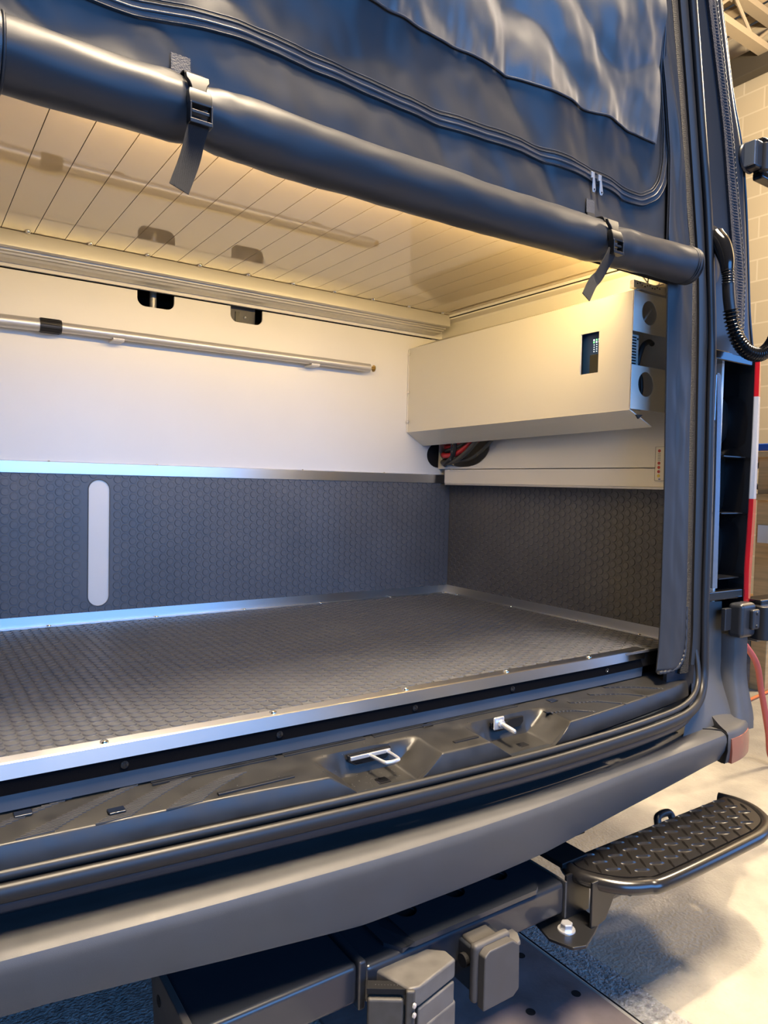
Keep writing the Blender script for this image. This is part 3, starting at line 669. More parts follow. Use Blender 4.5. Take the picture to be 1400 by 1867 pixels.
MB().tube([(-1.597, rollc(-1.6)[1]+math.cos(a)*(.0462), rollc(-1.6)[2]+math.sin(a)*.0462) for a in [2*PI*k/32 for k in range(33)]], 0.002, 6).build('roll_left_seam', 'vinyl', cu, smooth=90)
MB().sweep([[(x, rollc(x)[1]+math.cos(2*PI*k/K)*(.0475), rollc(x)[2]+math.sin(2*PI*k/K)*.0475) for k in range(K)] for x in (-1.66, -1.60)]).build('end_binding', 'zipper', cu, smooth=50)

# straps with buckles
def band(pts, w, t=0.0016, wdir=(1, 0, 0)):
    pts = [Vector(p) for p in pts]; W = Vector(wdir); rings = []
    for i, p in enumerate(pts):
        tg = (pts[min(i+1, len(pts)-1)]-pts[max(i-1, 0)]).normalized(); ww = (W-tg*W.dot(tg)).normalized(); n = tg.cross(ww).normalized()
        rings.append([p+ww*(w/2)+n*(t/2), p-ww*(w/2)+n*(t/2), p-ww*(w/2)-n*(t/2), p+ww*(w/2)-n*(t/2)])
    return MB().sweep(rings)
def strap(x, ztop, lean, label_, tailpts, w=0.029, xb=None):
    xb = x if xb is None else xb
    r, cy_, cz_ = rollc(xb)
    yt = yc(x-0.008, ztop)-0.004
    root = band([(x-lean, yt, ztop), (x-lean*.85, yt-0.001, ztop-0.030)], w).build('stitched_patch', 'patch', cu)
    s = band(catmull([(x-lean*.85, yt-0.001, ztop-0.028), (x-lean*0.6, yt-0.008, ztop-0.045), (xb-lean*.2, cy_-0.024, cz_+r*0.86+0.004), (xb, cy_-r*0.74, cz_+r*0.72)], 6), w*0.93, 0.0018).build('strap', 'web', cu)
    # side band going round the roll behind the buckle
    arc = [(xb-0.004, cy_+math.cos(a)*(r-0.003), cz_+math.sin(a)*(r-0.003)) for a in [PI*0.72+PI*0.75*k/16 for k in range(17)]]
    band(arc, w*0.85, 0.0018).build('strap_loop', 'web', cu)
    # buckle, follows the front of the roll
    bk = MB(); yb = cy_-r-0.006
    zc = cz_+0.004
    Bz = Vector((0, -0.10, 1)).normalized()
    def sec(z, hw, t0, t1): return [(xb-hw, yb-t0-(z-zc)*-0.25, z), (xb+hw, yb-t0-(z-zc)*-0.25, z), (xb+hw, yb+t1-(z-zc)*-0.25, z), (xb-hw, yb+t1-(z-zc)*-0.25, z)]
    h = 0.016
    bk.sweep([sec(zc+0.028, h*1.05, 0.001, 0.006), sec(zc+0.020, h*1.05, 0.002, 0.006), sec(zc+0.014, h*0.80, 0.0025, 0.006), sec(zc+0.006, h*0.66, 0.003, 0.006), sec(zc-0.002, h*0.72, 0.003, 0.006)])
    bo = bk.build('buckle_tongue', 'black', cu, bevel=.0015)
    b2 = MB(); b2.sweep([sec(zc+0.004, h*0.92, 0.0045, 0.006), sec(zc-0.003, h*1.02, 0.006, 0.006), sec(zc-0.016, h*1.0, 0.006, 0.006), sec(zc-0.019, h*1.0, 0.005, 0.006)])
    b2.box(xb-h, xb-h*.82, yb-0.004-0.008, yb+0.004, zc-0.044, zc-0.018); b2.box(xb+h*.82, xb+h, yb-0.004-0.008, yb+0.004, zc-0.044, zc-0.018)
    b2.box(xb-h, xb+h, yb-0.004-0.009, yb+0.003, zc-0.046, zc-0.040); b2.box(xb-h*.8, xb+h*.8, yb-0.003-0.006, yb+0.0, zc-0.031, zc-0.026)
    b2.build('buckle_body', 'black', bo, bevel=.0012)
    band(catmull(tailpts, 8), w*0.97, 0.002).build('strap_tail', 'web', cu)
strap(-1.357, 1.020, 0.004, '', [(-1.362, -0.128, 0.888), (-1.367, -0.124, 0.868), (-1.372, -0.119, 0.84), (-1.386, -0.117, 0.797)], xb=-1.362)
strap(-0.470, 1.022, 0.004, '', [(-0.490, -0.124, 0.892), (-0.497, -0.121, 0.875), (-0.513, -0.112, 0.84), (-0.530, -0.11, 0.822), (-0.549, -0.11, 0.790)], w=0.026, xb=-0.482)

# ================================================================== the van body
van = thing('van', (-0.8, 0.4, -0.72), 'dark grey cargo van seen from its open rear doorway', 'van')
def ribbon3(tl, tr, y, z0, z1, m, name, depth=0.01, parent=van, n=60, fn=None, nx=8, bevel=0):
    def F(u, z): return fn(u, z) if fn else 0
    rings = []
    for j in range(n+1):
        z = z0+(z1-z0)*j/n; xa, xb = interp(tl, z), interp(tr, z)
        top = [(xa+(xb-xa)*i/nx, y+F(i/nx, z), z) for i in range(nx+1)]
        rings.append(top+[(xb, y+depth+F(1, z), z), (xa, y+depth+F(0, z), z)])
    return MB().sweep(rings).build(name, m, parent, smooth=40, bevel=bevel)
Cc = [(-0.109, -0.009), (-0.026, 0.012), (0.117, -0.003), (0.397, -0.008), (0.604, -0.016), (0.808, -0.023), (1.07, -0.057), (1.258, -0.093), (1.557, -0.154), (1.85, -0.22)]
Cs = smooth_tab(Cc, 50, 3)
sh = lambda tab, d: [(z, x+d) for z, x in tab]
# ribbed inner seal between curtain and flange
SRs = smooth_tab([(z, x-0.006) for z, x in SR], 50, 1)
mid = [(z, 0.5*(interp(SRs, z)+interp(Cs, z))-0.004) for z, _ in Cs if z > -0.06]
ribbon3(SRs, mid, -0.044, -0.06, 1.85, 'sealrib', 'ribbed_seal_strip', 0.02, fn=lambda u, z: -0.004*math.sin(PI*u))
ribbon3(mid, sh(Cs, 0.002), -0.050, -0.04, 1.85, 'seal', 'inner_seal_lip', 0.02, fn=lambda u, z: -0.006*math.sin(PI*clamp(u*1.0)))
# outer bulb/flange that runs down and round the corner to the sill
fl = [(-0.218, -0.058, 1.85), (-0.150, -0.058, 1.557), (-0.088, -0.058, 1.258), (-0.050, -0.058, 1.07), (-0.016, -0.058, 0.808), (-0.009, -0.058, 0.604), (-0.002, -0.058, 0.397), (0.003, -0.058, 0.117), (0.007, -0.060, -0.01), (0.002, -0.064, -0.075), (-0.040, -0.082, -0.118), (-0.14, -0.112, -0.133), (-0.27, -0.128, -0.137), (-0.45, -0.138, -0.138), (-0.65, -0.141, -0.139), (-0.85, -0.135, -0.139), (-1.03, -0.125, -0.139), (-1.31, -0.104, -0.139), (-1.60, -0.078, -0.139), (-1.75, -0.065, -0.139)]
flc = catmull(fl, 10)
def rail_sweep(path, prof):
    """profile in (out, in-plane) with 'out' = -y blended to down round the corner"""
    rings = []
    for i, p in enumerate(path):
        t = (path[min(i+1, len(path)-1)]-path[max(i-1, 0)]).normalized(); o = Vector((0, -1, 0)); o = (o-t*o.dot(t)).normalized(); s_ = t.cross(o).normalized()
        rings.append([p+o*a+s_*b for a, b in prof])
    return MB().sweep(rings)
circ = lambda r, n=14, sx=1, sy=1, ox=0, oy=0: [(ox+math.cos(2*PI*k/n)*r*sx, oy+math.sin(2*PI*k/n)*r*sy) for k in range(n)]
rail_sweep(flc, circ(0.0098, 16, 0.9, 1.35)).build('door_seal', 'sealbulb', van, smooth=60)
# lower seal lip, follows the sill only
lip = catmull([(-0.020, -0.040, 0.04), (-0.018, -0.056, -0.03), (-0.030, -0.068, -0.080), (-0.075, -0.084, -0.106), (-0.16, -0.104, -0.117), (-0.28, -0.118, -0.119), (-0.45, -0.128, -0.120), (-0.65, -0.131, -0.120), (-0.85, -0.125, -0.120), (-1.03, -0.115, -0.120), (-1.31, -0.094, -0.120), (-1.60, -0.068, -0.120), (-1.75, -0.055, -0.120)], 10)
rail_sweep(lip, circ(0.006, 10, 1.0, 1.3)).build('sill_seal_lip', 'seal', van, smooth=60)
under = catmull([(p[0]+0.0, p[1]+0.010, p[2]-0.019) for p in fl[10:]], 8)
rail_sweep(under, circ(0.007, 10, 0.8, 1.9)).build('sill_underlip', 'paint_sill', van, smooth=60)
# rear pillar panel
G = [(-0.05, 0.10), (0.10, 0.18), (0.116, 0.217), (0.778, 0.221), (0.827, 0.204), (1.123, 0.163), (1.298, 0.131), (1.382, 0.085), (1.624, 0.004), (1.85, -0.07)]
Gs = smooth_tab([(z, x-0.004) for z, x in G if z > 0.75], 30, 1)
ribbon3(sh(Cs, 0.008), Gs, -0.046, 0.762, 1.85, 'paint', 'pillar_panel', 0.05, fn=lambda u, z: 0.020*sstep((u-0.86)/0.14)+0.004*math.cos(u*PI), nx=22)
# side of the body behind the pillar edge
def side(u, v):
    z = -0.2+2.05*v; x = interp(smooth_tab([(-0.2, 0.24), (0.1, 0.236), (0.778, 0.221), (0.827, 0.206), (1.123, 0.168), (1.298, 0.136), (1.382, 0.090), (1.624, 0.008), (1.85, -0.07)], 30, 1), z)
    return (x-0.012+0.016*sstep(u*6), -0.028+u*1.0, z)
MB().grid(24, 60, side).build('body_side', 'paint', van, smooth=180)
# bead along the pillar edge
MB().tube(catmull([(x+0.000, -0.036, z) for z, x in Gs[::3]], 4), 0.004, 8).build('pillar_edge', 'paint', van, smooth=60)
# fleece strip
VL = smooth_tab([(0.80, 0.096), (0.97, 0.084), (1.31, 0.010), (1.6, -0.080), (1.85, -0.16)], 40, 2); VR = smooth_tab([(0.80, 0.135), (0.97, 0.133), (1.31, 0.047), (1.6, -0.045), (1.85, -0.125)], 40, 2)
ribbon3(VL, VR, -0.0525, 0.800, 1.85, 'velvet', 'fleece_strip', 0.012, n=300, nx=10, fn=lambda u, z: -0.0012*math.sin(z*900)*math.sin(PI*u)-0.002*math.sin(PI*u)+0.003*math.exp(-((u-.45)/.08)**2))
pts = [(interp(VR, 0.80+i*0.004)+0.0015*math.sin(i*2.1), -0.0545, 0.80+i*0.004) for i in range(262)]
MB().tube(pts, 0.0013, 5).build('strip_edge_glue', 'conn', van)
# wiring boot and corrugated conduit
wb = thing('wiring_conduit', (-0.02, -0.06, 1.0), 'black corrugated cable conduit looping from the pillar towards the rear door', 'conduit')
MB().sweep([[(0.0+math.cos(a)*0.0265*s_-0.012, y, 0.995+(math.sin(a)*0.0265+ (0.045 if math.sin(a) > 0 else -0.045))*s_) for a in [2*PI*k/28 for k in range(28)]] for y, s_ in ((-0.046, 1.0), (-0.053, 1.0), (-0.055, 0.93))]).build('grommet_flange', 'seal', wb, smooth=40)
pb = catmull([(-0.016, -0.055, 1.035), (-0.018, -0.075, 1.012), (-0.020, -0.090, 0.975), (-0.022, -0.096, 0.940)], 8)
MB().tube(pb, 0.02, 18, rs=[0.0265-0.0125*i/(len(pb)-1) for i in range(len(pb))]).build('rubber_boot', 'gblack', wb, smooth=60)
def corr(pts, r, pitch, depth, name, m='gblack', n=16):
    P = catmull(pts, 40); L = 0; ls_ = [0]
    for a, b in zip(P, P[1:]): L += (b-a).length; ls_.append(L)
    N = int(L/pitch*8); Q = []; R_ = []
    for i in range(N+1):
        s_ = L*i/N
        j = max(k for k in range(len(ls_)) if ls_[k] <= s_+1e-9); j = min(j, len(P)-2)
        t = (s_-ls_[j])/max(1e-9, ls_[j+1]-ls_[j]); Q.append(P[j].lerp(P[j+1], t)); R_.append(r+depth*math.cos(2*PI*s_/pitch))
    MB().tube(Q, r, n, rs=R_).build(name, m, wb, smooth=60)
corr([(-0.022, -0.096, 0.944), (-0.021, -0.098, 0.930), (-0.020, -0.098, 0.912)], 0.0135, 0.0062, 0.0016, 'upper_bellows')
MB().tube(catmull([(-0.020, -0.098, 0.914), (-0.018, -0.100, 0.88), (-0.013, -0.103, 0.845)], 6), 0.0140, 16, rs=None).build('smooth_sleeve', 'black', wb, smooth=60)
corr([(-0.013, -0.103, 0.848), (-0.007, -0.106, 0.815), (0.012, -0.110, 0.780), (0.048, -0.114, 0.755), (0.090, -0.118, 0.750), (0.125, -0.12, 0.762), (0.155, -0.122, 0.788), (0.175, -0.124, 0.825)], 0.0152, 0.0086, 0.0034, 'corrugated_tube')

# tail light: black recess, shaped reflectors behind, coloured lens along its outer edge
tl = MB()
tl.box(0.006, 0.222, 0.045, 0.055, 0.10, 0.80).build('light_housing_back', 'mblack', van)
lh = MB().box(0.004, 0.216, -0.046, 0.05, 0.742, 0.768).build('light_recess_top', 'gblack', van, bevel=.004)
MB().prism([(0.012, -0.046), (0.034, -0.044), (0.034, 0.05), (0.012, 0.05)], 0.120, 0.742, 2).build('recess_inner_wall', 'gblack', van)
MB().box(0.034, 0.222, -0.048, 0.05, 0.116, 0.140).build('recess_sill', 'gblack', van, bevel=.003)
# blue-lit flange strip and a thinner one beside it
MB().sweep([[(xa, -0.050, z), (xa+0.017*w_, -0.052, z), (xa+0.017*w_, -0.046, z), (xa, -0.044, z)] for z, xa, w_ in ((0.150, 0.047, 1.1), (0.40, 0.043, 1.0), (0.60, 0.0365, .95), (0.700, 0.029, .8), (0.706, 0.031, 0.3))]).build('flange_strip', 'blue_lit', van, smooth=40)
MB().box(0.0215, 0.0245, -0.052, -0.046, 0.585, 0.700).build('narrow_flange', 'blue_lit', van)
for (cz1, rz, cy1) in ((0.60, 0.075, 0.0), (0.43, 0.105, 0.0), (0.24, 0.085, 0.0)):
    prof = [(0.10, 0.0), (0.098, 0.012), (0.085, 0.022), (0.03, 0.030)]
    rings = [[(0.150+math.cos(a)*rr*0.95, 0.045-h, cz1+math.sin(a)*rr*rz/0.10) for a in [2*PI*k/36 for k in range(36)]] for rr, h in prof]
    MB().sweep(rings).build('lamp_socket_dome', 'black', van, smooth=50)
for z in (0.345, 0.170, 0.497): MB().box(0.10, 0.216, -0.035, 0.02, z-0.0015, z+0.0015).build('recess_rib', 'black', van)
def lens(z0, z1, m, name, parent=None):
    rings = []
    for j in range(17):
        z = z0+(z1-z0)*j/16; xo = 0.224+0.010*sstep((0.80-z)/0.5); xi = interp([(0.10, 0.206), (0.2, 0.203), (0.35, 0.210), (0.55, 0.214), (0.78, 0.213)], z)
        xo = interp([(0.10, 0.234), (0.2, 0.236), (0.35, 0.243), (0.55, 0.243), (0.70, 0.240), (0.79, 0.233)], z)
        rings.append([(xi, -0.046, z), (xi+0.006, -0.056, z), (xo-0.006, -0.052, z), (xo, -0.040, z), (xo+0.004, 0.01, z), (xo+0.004, 0.10, z), (xi, 0.10, z)])
    return MB().sweep(rings).build(name, m, van if parent is None else parent, smooth=40)
rings = []
for z in (0.105, 0.2, 0.35, 0.45, 0.55, 0.70, 0.785):
    xi = interp([(0.10, 0.206), (0.2, 0.203), (0.35, 0.210), (0.55, 0.214), (0.78, 0.213)], z)
    rings.append([(xi-0.008, -0.050, z), (xi+0.0005, -0.0475, z), (xi+0.0005, 0.06, z), (xi-0.008, 0.06, z)])
MB().sweep(rings).build('recess_outer_wall', 'gblack', van, smooth=30)
lens(0.662, 0.785, 'lens_red', 'upper_red_lens'); lens(0.385, 0.662, 'lens_clear', 'clear_lens'); lens(0.105, 0.385, 'lens_red', 'lower_red_lens')
# body behind light, lower quarter: bumper corner cover
def cornerx(z):     # outer outline on the right
    return interp(smooth_tab([(-0.25, 0.262), (-0.20, 0.268), (-0.12, 0.262), (-0.02, 0.268), (0.03, 0.268)], 30, 1), z)
def cgrid(u, v):
    z = -0.200+v*(0.108+0.200); xl = interp(smooth_tab([(-0.235, -0.14), (-0.18, -0.10), (-0.12, -0.02), (-0.06, 0.008), (-0.02, 0.024), (0.11, 0.018)], 20, 1), z)
    xr = interp([(-0.235, 0.185), (-0.15, 0.155), (-0.05, 0.135), (0.108, 0.128)], z); x = xl+(xr-xl)*u
    flare = sstep((-0.06-z)/0.17)
    return (x, -0.030-0.062*flare*(1-0.25*u)+0.010*math.sin(PI*u)*(1-flare), z)
MB().grid(20, 40, cgrid).build('corner_cover', 'bumper', van, smooth=180)
# raised rib (the face that catches the daylight) and outer side of the corner
rings = []
for j in range(33):
    z = -0.225+j*(0.020+0.225)/32; fl_ = sstep((-0.06-z)/0.20)
    xi = interp(smooth_tab([(-0.285, 0.120), (-0.23, 0.130), (-0.15, 0.142), (-0.05, 0.148), (0.02, 0.146)], 20, 1), z); xm = xi+interp([(-0.285, 0.040), (-0.2, 0.052), (0.02, 0.052)], z); xo = cornerx(z)
    yf = -0.062-0.040*fl_
    rings.append([(xi-0.012, yf+0.030*(1-fl_)+0.004, z), (xi, yf+0.004, z), (xi+0.006, yf, z), (xm, yf-0.004, z), (xm+0.012, yf+0.006, z), (xo-0.012, yf+0.035, z), (xo, yf+0.075, z), (xo, 0.40, z), (xi, 0.40, z), (xi-0.012, 0.0, z)])
MB().sweep(rings).build('corner_flare', 'bumper', van, smooth=55)
# lower hinge
hg = MB().box(0.128, 0.200, -0.088, -0.045, 0.016, 0.108).build('lower_hinge', 'paint', van, bevel=.012, seg=3)
MB().box(0.162, 0.196, -0.100, -0.086, 0.038, 0.092).build('hinge_pad', 'paint', hg, bevel=.006, seg=3)
MB().box(0.100, 0.130, -0.058, -0.045, 0.034, 0.094).build('hinge_leaf', 'paint', hg, bevel=.003)
for dz in (0.048, 0.082): MB().lathe((0.179, -0.100, dz), (0, -1, 0), [(0.005, 0), (0.0045, 0.0025), (0.002, 0.003)], 12).build('hinge_rivet', 'paint', hg, smooth=60)
MB().tube([(0.232, -0.085, 0.005), (0.232, -0.085, 0.098)], 0.030, 24).build('hinge_barrel', 'black', hg, smooth=40, bevel=.004)
MB().box(0.232, 0.42, -0.075, -0.045, -0.005, 0.012).build('hinge_arm', 'conn', hg, bevel=.003)
MB().box(0.225, 0.42, -0.085, -0.03, 0.090, 0.112).build('hinge_arm_top', 'gblack', hg, bevel=.004)
# upper hinge
hu = MB().box(0.108, 0.140, -0.085, -0.045, 1.235, 1.305).build('upper_hinge', 'paint', van, bevel=.006)
MB().lathe((0.1245, -0.052, 1.27), (0, -1, 0), [(0.040, 0), (0.038, 0.004), (0.030, 0.005)], 28).build('sealant_patch', 'paint', hu, smooth=40)
MB().tube([(0.146, -0.085, 1.232), (0.146, -0.085, 1.300)], 0.013, 18).build('hinge_pin', 'paint', hu, smooth=40, bevel=.002)
MB().box(0.100, 0.1075, -0.083, -0.046, 1.240, 1.300).build('hinge_plate', 'blue_lit', hu, bevel=.001)
arm = MB().box(0.150, 0.42, -0.080, -0.05, 1.296, 1.325); arm.box(0.150, 0.42, -0.080, -0.05, 1.218, 1.240); arm.box(0.150, 0.205, -0.080, -0.05, 1.235, 1.30); arm.build('door_hinge_bracket', 'gblack', hu, bevel=.006)

MB().box(-0.115, 0.000, -0.036, -0.026, -0.115, 0.0).build('lower_jamb', 'paint_sill', van)
# ---------------- plastic sill panel between the mat and the seal
RID = smooth_tab([(-1.75, -0.055), (-1.594, -0.063), (-1.45, -0.072), (-1.29, -0.080), (-1.05, -0.105), (-0.85, -0.113), (-0.547, -0.112), (-0.348, -0.092), (-0.12, -0.063), (-0.04, -0.045)], 80, 6)
V1, V2 = -1.005, -0.665
def vdepth(x):
    d = 0
    for xc, hw, sl in ((V1, 0.058, 0.055), (V2, 0.058, 0.055)):
        d = max(d, clamp((hw+sl-abs(x-xc))/sl))
    return d
NXS, NYS = 520, 46
def sillpt(u, v):
    x = -1.75+u*(-0.045+1.75); yb = 0.028; yr = interp(RID, x); d = vdepth(x)
    if v < 0.66:
        t = v/0.66; y = yb+(yr-yb)*t; z = -0.0685-0.0125*t
        # valley with a near-upright back wall
        yw = -0.034
        k = clamp((yw+0.004-y)/0.008)
        z -= d*0.040*k*(1-0.0*t)
        if x > -0.10: pass
    else:
        t = (v-0.66)/0.34; y = yr-0.0065*t-0.002*math.sin(PI*t); z = -0.0810-0.036*t
        z = min(z, -0.0815-0.0*d) if d < 0.01 else min(z, -0.0810-d*0.038)
        if t < 0.12: z += 0.0
    return (x, y, z)
sp = MB().grid(NXS, NYS, sillpt).build('sill_panel', 'plastic', van, smooth=42)
sp['label'] = 'black ribbed plastic step panel'
MB().prism([(-0.03, -0.085), (-0.120, -0.1175), (-0.120, -0.21), (0.03, -0.21), (0.03, -0.085)], -1.75, -0.30, 0)
# body panel below the seal
rings = []
for i in range(61):
    x = -1.75+i*(0.02+1.75)/60; y = interp([(-1.75, -0.045), (-1.594, -0.055), (-1.3, -0.078), (-1.03, -0.100), (-0.8, -0.110), (-0.6, -0.112), (-0.4, -0.104), (-0.25, -0.092), (-0.1, -0.060), (0.02, -0.02)], x)
    rings.append([(x, y, -0.120), (x, y+0.002, -0.165), (x, y+0.045, -0.205), (x, y+0.060, -0.27), (x, y+0.10, -0.27), (x, y+0.10, -0.12)])
MB().sweep(rings).build('rear_cross_panel', 'paint_sill', van, smooth=30)
for x0_, x1_ in ((-1.75, -1.47), (-1.42, -1.00), (-0.93, -0.42), (-0.37, -0.10)):
    rg = []
    for i in range(13):
        x = x0_+(x1_-x0_)*i/12; y = interp([(-1.75, -0.053), (-1.594, -0.062), (-1.3, -0.086), (-1.03, -0.108), (-0.8, -0.118), (-0.6, -0.120), (-0.4, -0.112), (-0.25, -0.100), (-0.1, -0.070)], x)
        rg.append([(x, y, -0.145), (x, y+0.003, -0.172), (x, y+0.02, -0.172), (x, y+0.02, -0.145)])
    MB().sweep(rg).build('seal_backing_lip', 'paint_sill', van, smooth=30)
for x, y in ((-1.452, -0.072), (-0.395, -0.112)): MB().lathe((x, y, -0.160), (0, -1, 0), [(0.009, 0), (0.007, 0.003), (0.003, 0.004)], 14).build('body_plug', 'zinc', van, smooth=60)
# grip arcs, clips, grooves
def arcpad(p0, p1, p2, w0, w1, rib=0.0034, fine=True):
    """curved tapering pad between three centre-line points (x,y); ribs lie along x"""
    mb = MB(); n = 40; L = []
    for i in range(n+1):
        t = i/n; x = (1-t)**2*p0[0]+2*t*(1-t)*p1[0]+t*t*p2[0]; y = (1-t)**2*p0[1]+2*t*(1-t)*p1[1]+t*t*p2[1]; L.append((x, y, w0+(w1-w0)*t))
    y_lo, y_hi = min(L[0][1], L[-1][1]), max(L[0][1], L[-1][1]); y = y_lo+rib/2
    while y < y_hi:
        x, ww = None, None
        for a, b in zip(L, L[1:]):
            if min(a[1], b[1]) <= y <= max(a[1], b[1]):
                t = (y-a[1])/(b[1]-a[1]) if b[1] != a[1] else 0; x = a[0]+(b[0]-a[0])*t; ww = a[2]+(b[2]-a[2])*t; break
        if x is not None:
            tt_ = (0.028-y)/(0.028-interp(RID, x)); z = -0.0685-0.0125*tt_
            mb.box(x-ww/2, x+ww/2, y-rib*0.30, y+rib*0.30, z-0.0005, z+0.0020)
        y += rib
    return mb.build('grip_arc', 'hplug' if fine else 'plastic', sp)
arcpad((-1.665, -0.052), (-1.60, -0.02), (-1.50, 0.012), 0.040, 0.020); arcpad((-1.555, -0.063), (-1.50, -0.03), (-1.405, 0.010), 0.048, 0.026)
arcpad((-1.455, -0.072), (-1.41, -0.04), (-1.335, -0.005), 0.050, 0.034); arcpad((-1.355, -0.078), (-1.325, -0.05), (-1.245, -0.022), 0.055, 0.040)
def arcline(pts, w=0.0030, name='grip_edge'):
    P = catmull([(x, y, -0.0685-0.0125*(0.028-y)/(0.028-interp(RID, x))+0.0012) for x, y in pts], 12)
    mb = MB()
    for i, p in enumerate(P):
        if i % 2 == 0: mb.box(p.x-0.0022, p.x+0.0022, p.y-w, p.y+w, p.z-0.002, p.z+0.0004)
    mb.build(name, 'bumper', sp)
def arcband(pts, w):
    P = catmull([(x, y, -0.0685-0.0125*(0.028-y)/(0.028-interp(RID, x))) for x, y in pts], 12); rings = []
    for i, p in enumerate(P):
        k = math.sin(PI*i/(len(P)-1)); rings.append([(p.x, p.y-w*0.5, p.z-.001), (p.x, p.y-w*0.5, p.z+0.001), (p.x, p.y+w*0.5*k, p.z+0.001), (p.x, p.y+w*.5*k, p.z-.001)])
    MB().sweep(rings).build('grip_arc', 'plastic', sp, smooth=30)
for pts in ([(-0.555, -0.060), (-0.50, -0.072), (-0.462, -0.094)], [(-0.46, -0.042), (-0.40, -0.058), (-0.350, -0.090)], [(-0.375, -0.026), (-0.30, -0.050), (-0.255, -0.078)], [(-0.30, -0.008), (-0.22, -0.035), (-0.170, -0.060)]):
    arcline(pts); arcband([(x-0.012, y+0.013) for x, y in pts], 0.020)
for y in (0.018, 0.011, 0.004, -0.003):
    for x0_, x1_ in ((-1.38, -1.17), (-1.155, -0.99), (-0.97, -0.85), (-0.84, -0.60)):
        MB().box(x0_, x1_, y-0.0016, y+0.0016, -0.0685-0.0125*(0.028-y)/0.14-0.0005, -0.0685-0.0125*(0.028-y)/0.14+0.0018).build('grip_groove', 'plastic', sp)
def clip(x, y):
    z = -0.0685-0.0125*(0.028-y)/0.13
    c = MB().box(x-0.012, x+0.012, y-0.009, y+0.009, z-.001, z+0.002); c.build('trim_clip', 'gblack', sp, bevel=.002)
for p in ((-1.560, -0.004), (-1.445, -0.052), (-0.845, 0.0), (-0.50, -0.01)): clip(*p)
for (xa, xb, y) in ((-1.30, -1.17, -0.070), (-0.86, -0.80, -0.050), (-0.845, -0.785, -0.085)): MB().box(xa, xb, y-0.004, y+0.004, -0.082, -0.0765).build('grip_bar', 'black', sp, bevel=.001)
# recess slots with latch striker and stud
for xc in (V1+0.003, V2+0.003):
    MB().prism([(xc-0.048, -0.078), (xc+0.045, -0.078), (xc+0.045, -0.090), (xc+0.035, -0.099), (xc-0.030, -0.099), (xc-0.045, -0.090)], -0.0405, -0.034, 1).build('latch_opening', 'gblack', sp, bevel=.002)
    MB().box(xc-0.012, xc+0.014, -0.09, -0.055, -0.1215, -0.1175).build('drain_clip', 'gblack', sp, bevel=.002)
lk = thing('latch_striker', (V1, -0.05, -0.09), 'flat zinc-plated latch loop sticking out of the left recess in the sill', 'latch')
loop = [(-1.004, -0.040, -0.0855), (-1.000, -0.078, -0.0860), (-0.993, -0.085, -0.0862), (-0.975, -0.085, -0.0862), (-0.968, -0.078, -0.0860), (-0.966, -0.040, -0.0855)]
MB().tube(catmull(loop, 6), 0.0034, 10).build('striker_loop', 'zinc', lk, smooth=60)
MB().box(-1.045, -0.960, -0.044, -0.040, -0.088, -0.081).build('striker_plate', 'zinc', lk, bevel=.001)
lt = thing('latch_stud', (V2, -0.05, -0.085), 'zinc stud and plate standing in the right recess in the sill', 'latch')
MB().box(-0.708, -0.680, -0.049, -0.043, -0.092, -0.066).build('stud_plate', 'zinc', lt, bevel=.0045, seg=3)
MB().tube([(-0.690, -0.048, -0.080), (-0.690, -0.086, -0.085), (-0.690, -0.090, -0.0855)], 0.0052, 14, rs=[0.0052, 0.0052, 0.0025]).build('stud_pin', 'zinc', lt, smooth=50)
MB().lathe((-0.690, -0.0495, -0.080), (0, -1, 0), [(0.009, 0), (0.0075, 0.004)], 18).build('stud_collar', 'zinc', lt, smooth=50)
# specks of dirt
spk = MB()
for i in range(120):
    x = random.choice([random.uniform(-1.45, -0.2), random.gauss(-1.03, 0.05), random.gauss(-0.98, 0.03)]); y = random.uniform(-0.085, 0.0) if random.random() < 0.7 else random.uniform(-0.1, -0.04)
    z = -0.0685-0.0125*(0.028-y)/(0.028-interp(RID, x)); k = clamp((-0.034+0.004-y)/0.008); z -= vdepth(x)*0.040*k
    s_ = random.uniform(0.0003, 0.0007); spk.box(x-s_, x+s_, y-s_, y+s_, z, z+s_*1.4)
tag(spk.build('sawdust', 'conn'), 'pale specks of sawdust scattered over the black sill panel', 'dust', kind='stuff')

# ---------------- bumper
BB = smooth_tab([(-1.80, -0.005), (-1.591, -0.034), (-1.297, -0.073), (-1.013, -0.101), (-0.80, -0.108), (-0.608, -0.105), (-0.31, -0.080), (-0.10, -0.050), (0.02, -0.018)], 60, 3)
BR = smooth_tab([(-1.80, -0.09), (-1.60, -0.115), (-1.323, -0.141), (-1.051, -0.160), (-0.85, -0.166), (-0.67, -0.164), (-0.393, -0.146), (-0.15, -0.134), (0.02, -0.124)], 60, 3)
BBz = [(-1.8, -0.292), (-1.54, -0.294), (-1.40, -0.302), (-1.08, -0.325), (-0.65, -0.318), (-0.30, -0.298), (-0.05, -0.282), (0.02, -0.279)]
rings = []
XE = 0.016
for i in range(91):
    t = i/90; x = -1.80+(XE+1.80)*t; yb, yr, zb = interp(BB, x), interp(BR, x), interp(BBz, x)
    rings.append([(x, yb+0.03, -0.205), (x, yb, -0.2005), (x, yr+0.030, -0.1992), (x, yr+0.020, -0.2002), (x, yr+0.011, -0.2030), (x, yr+0.004, -0.2085), (x, yr+0.001, -0.2160), (x, yr, -0.2260), (x, yr+0.005, -0.25), (x, yr+0.014, zb+0.012), (x, yr+0.018, zb+0.003), (x, yr+0.030, zb), (x, yb+0.09, zb), (x, yb+0.09, -0.205)])
MB().sweep(rings).build('bumper', 'bumper', van, smooth=28)
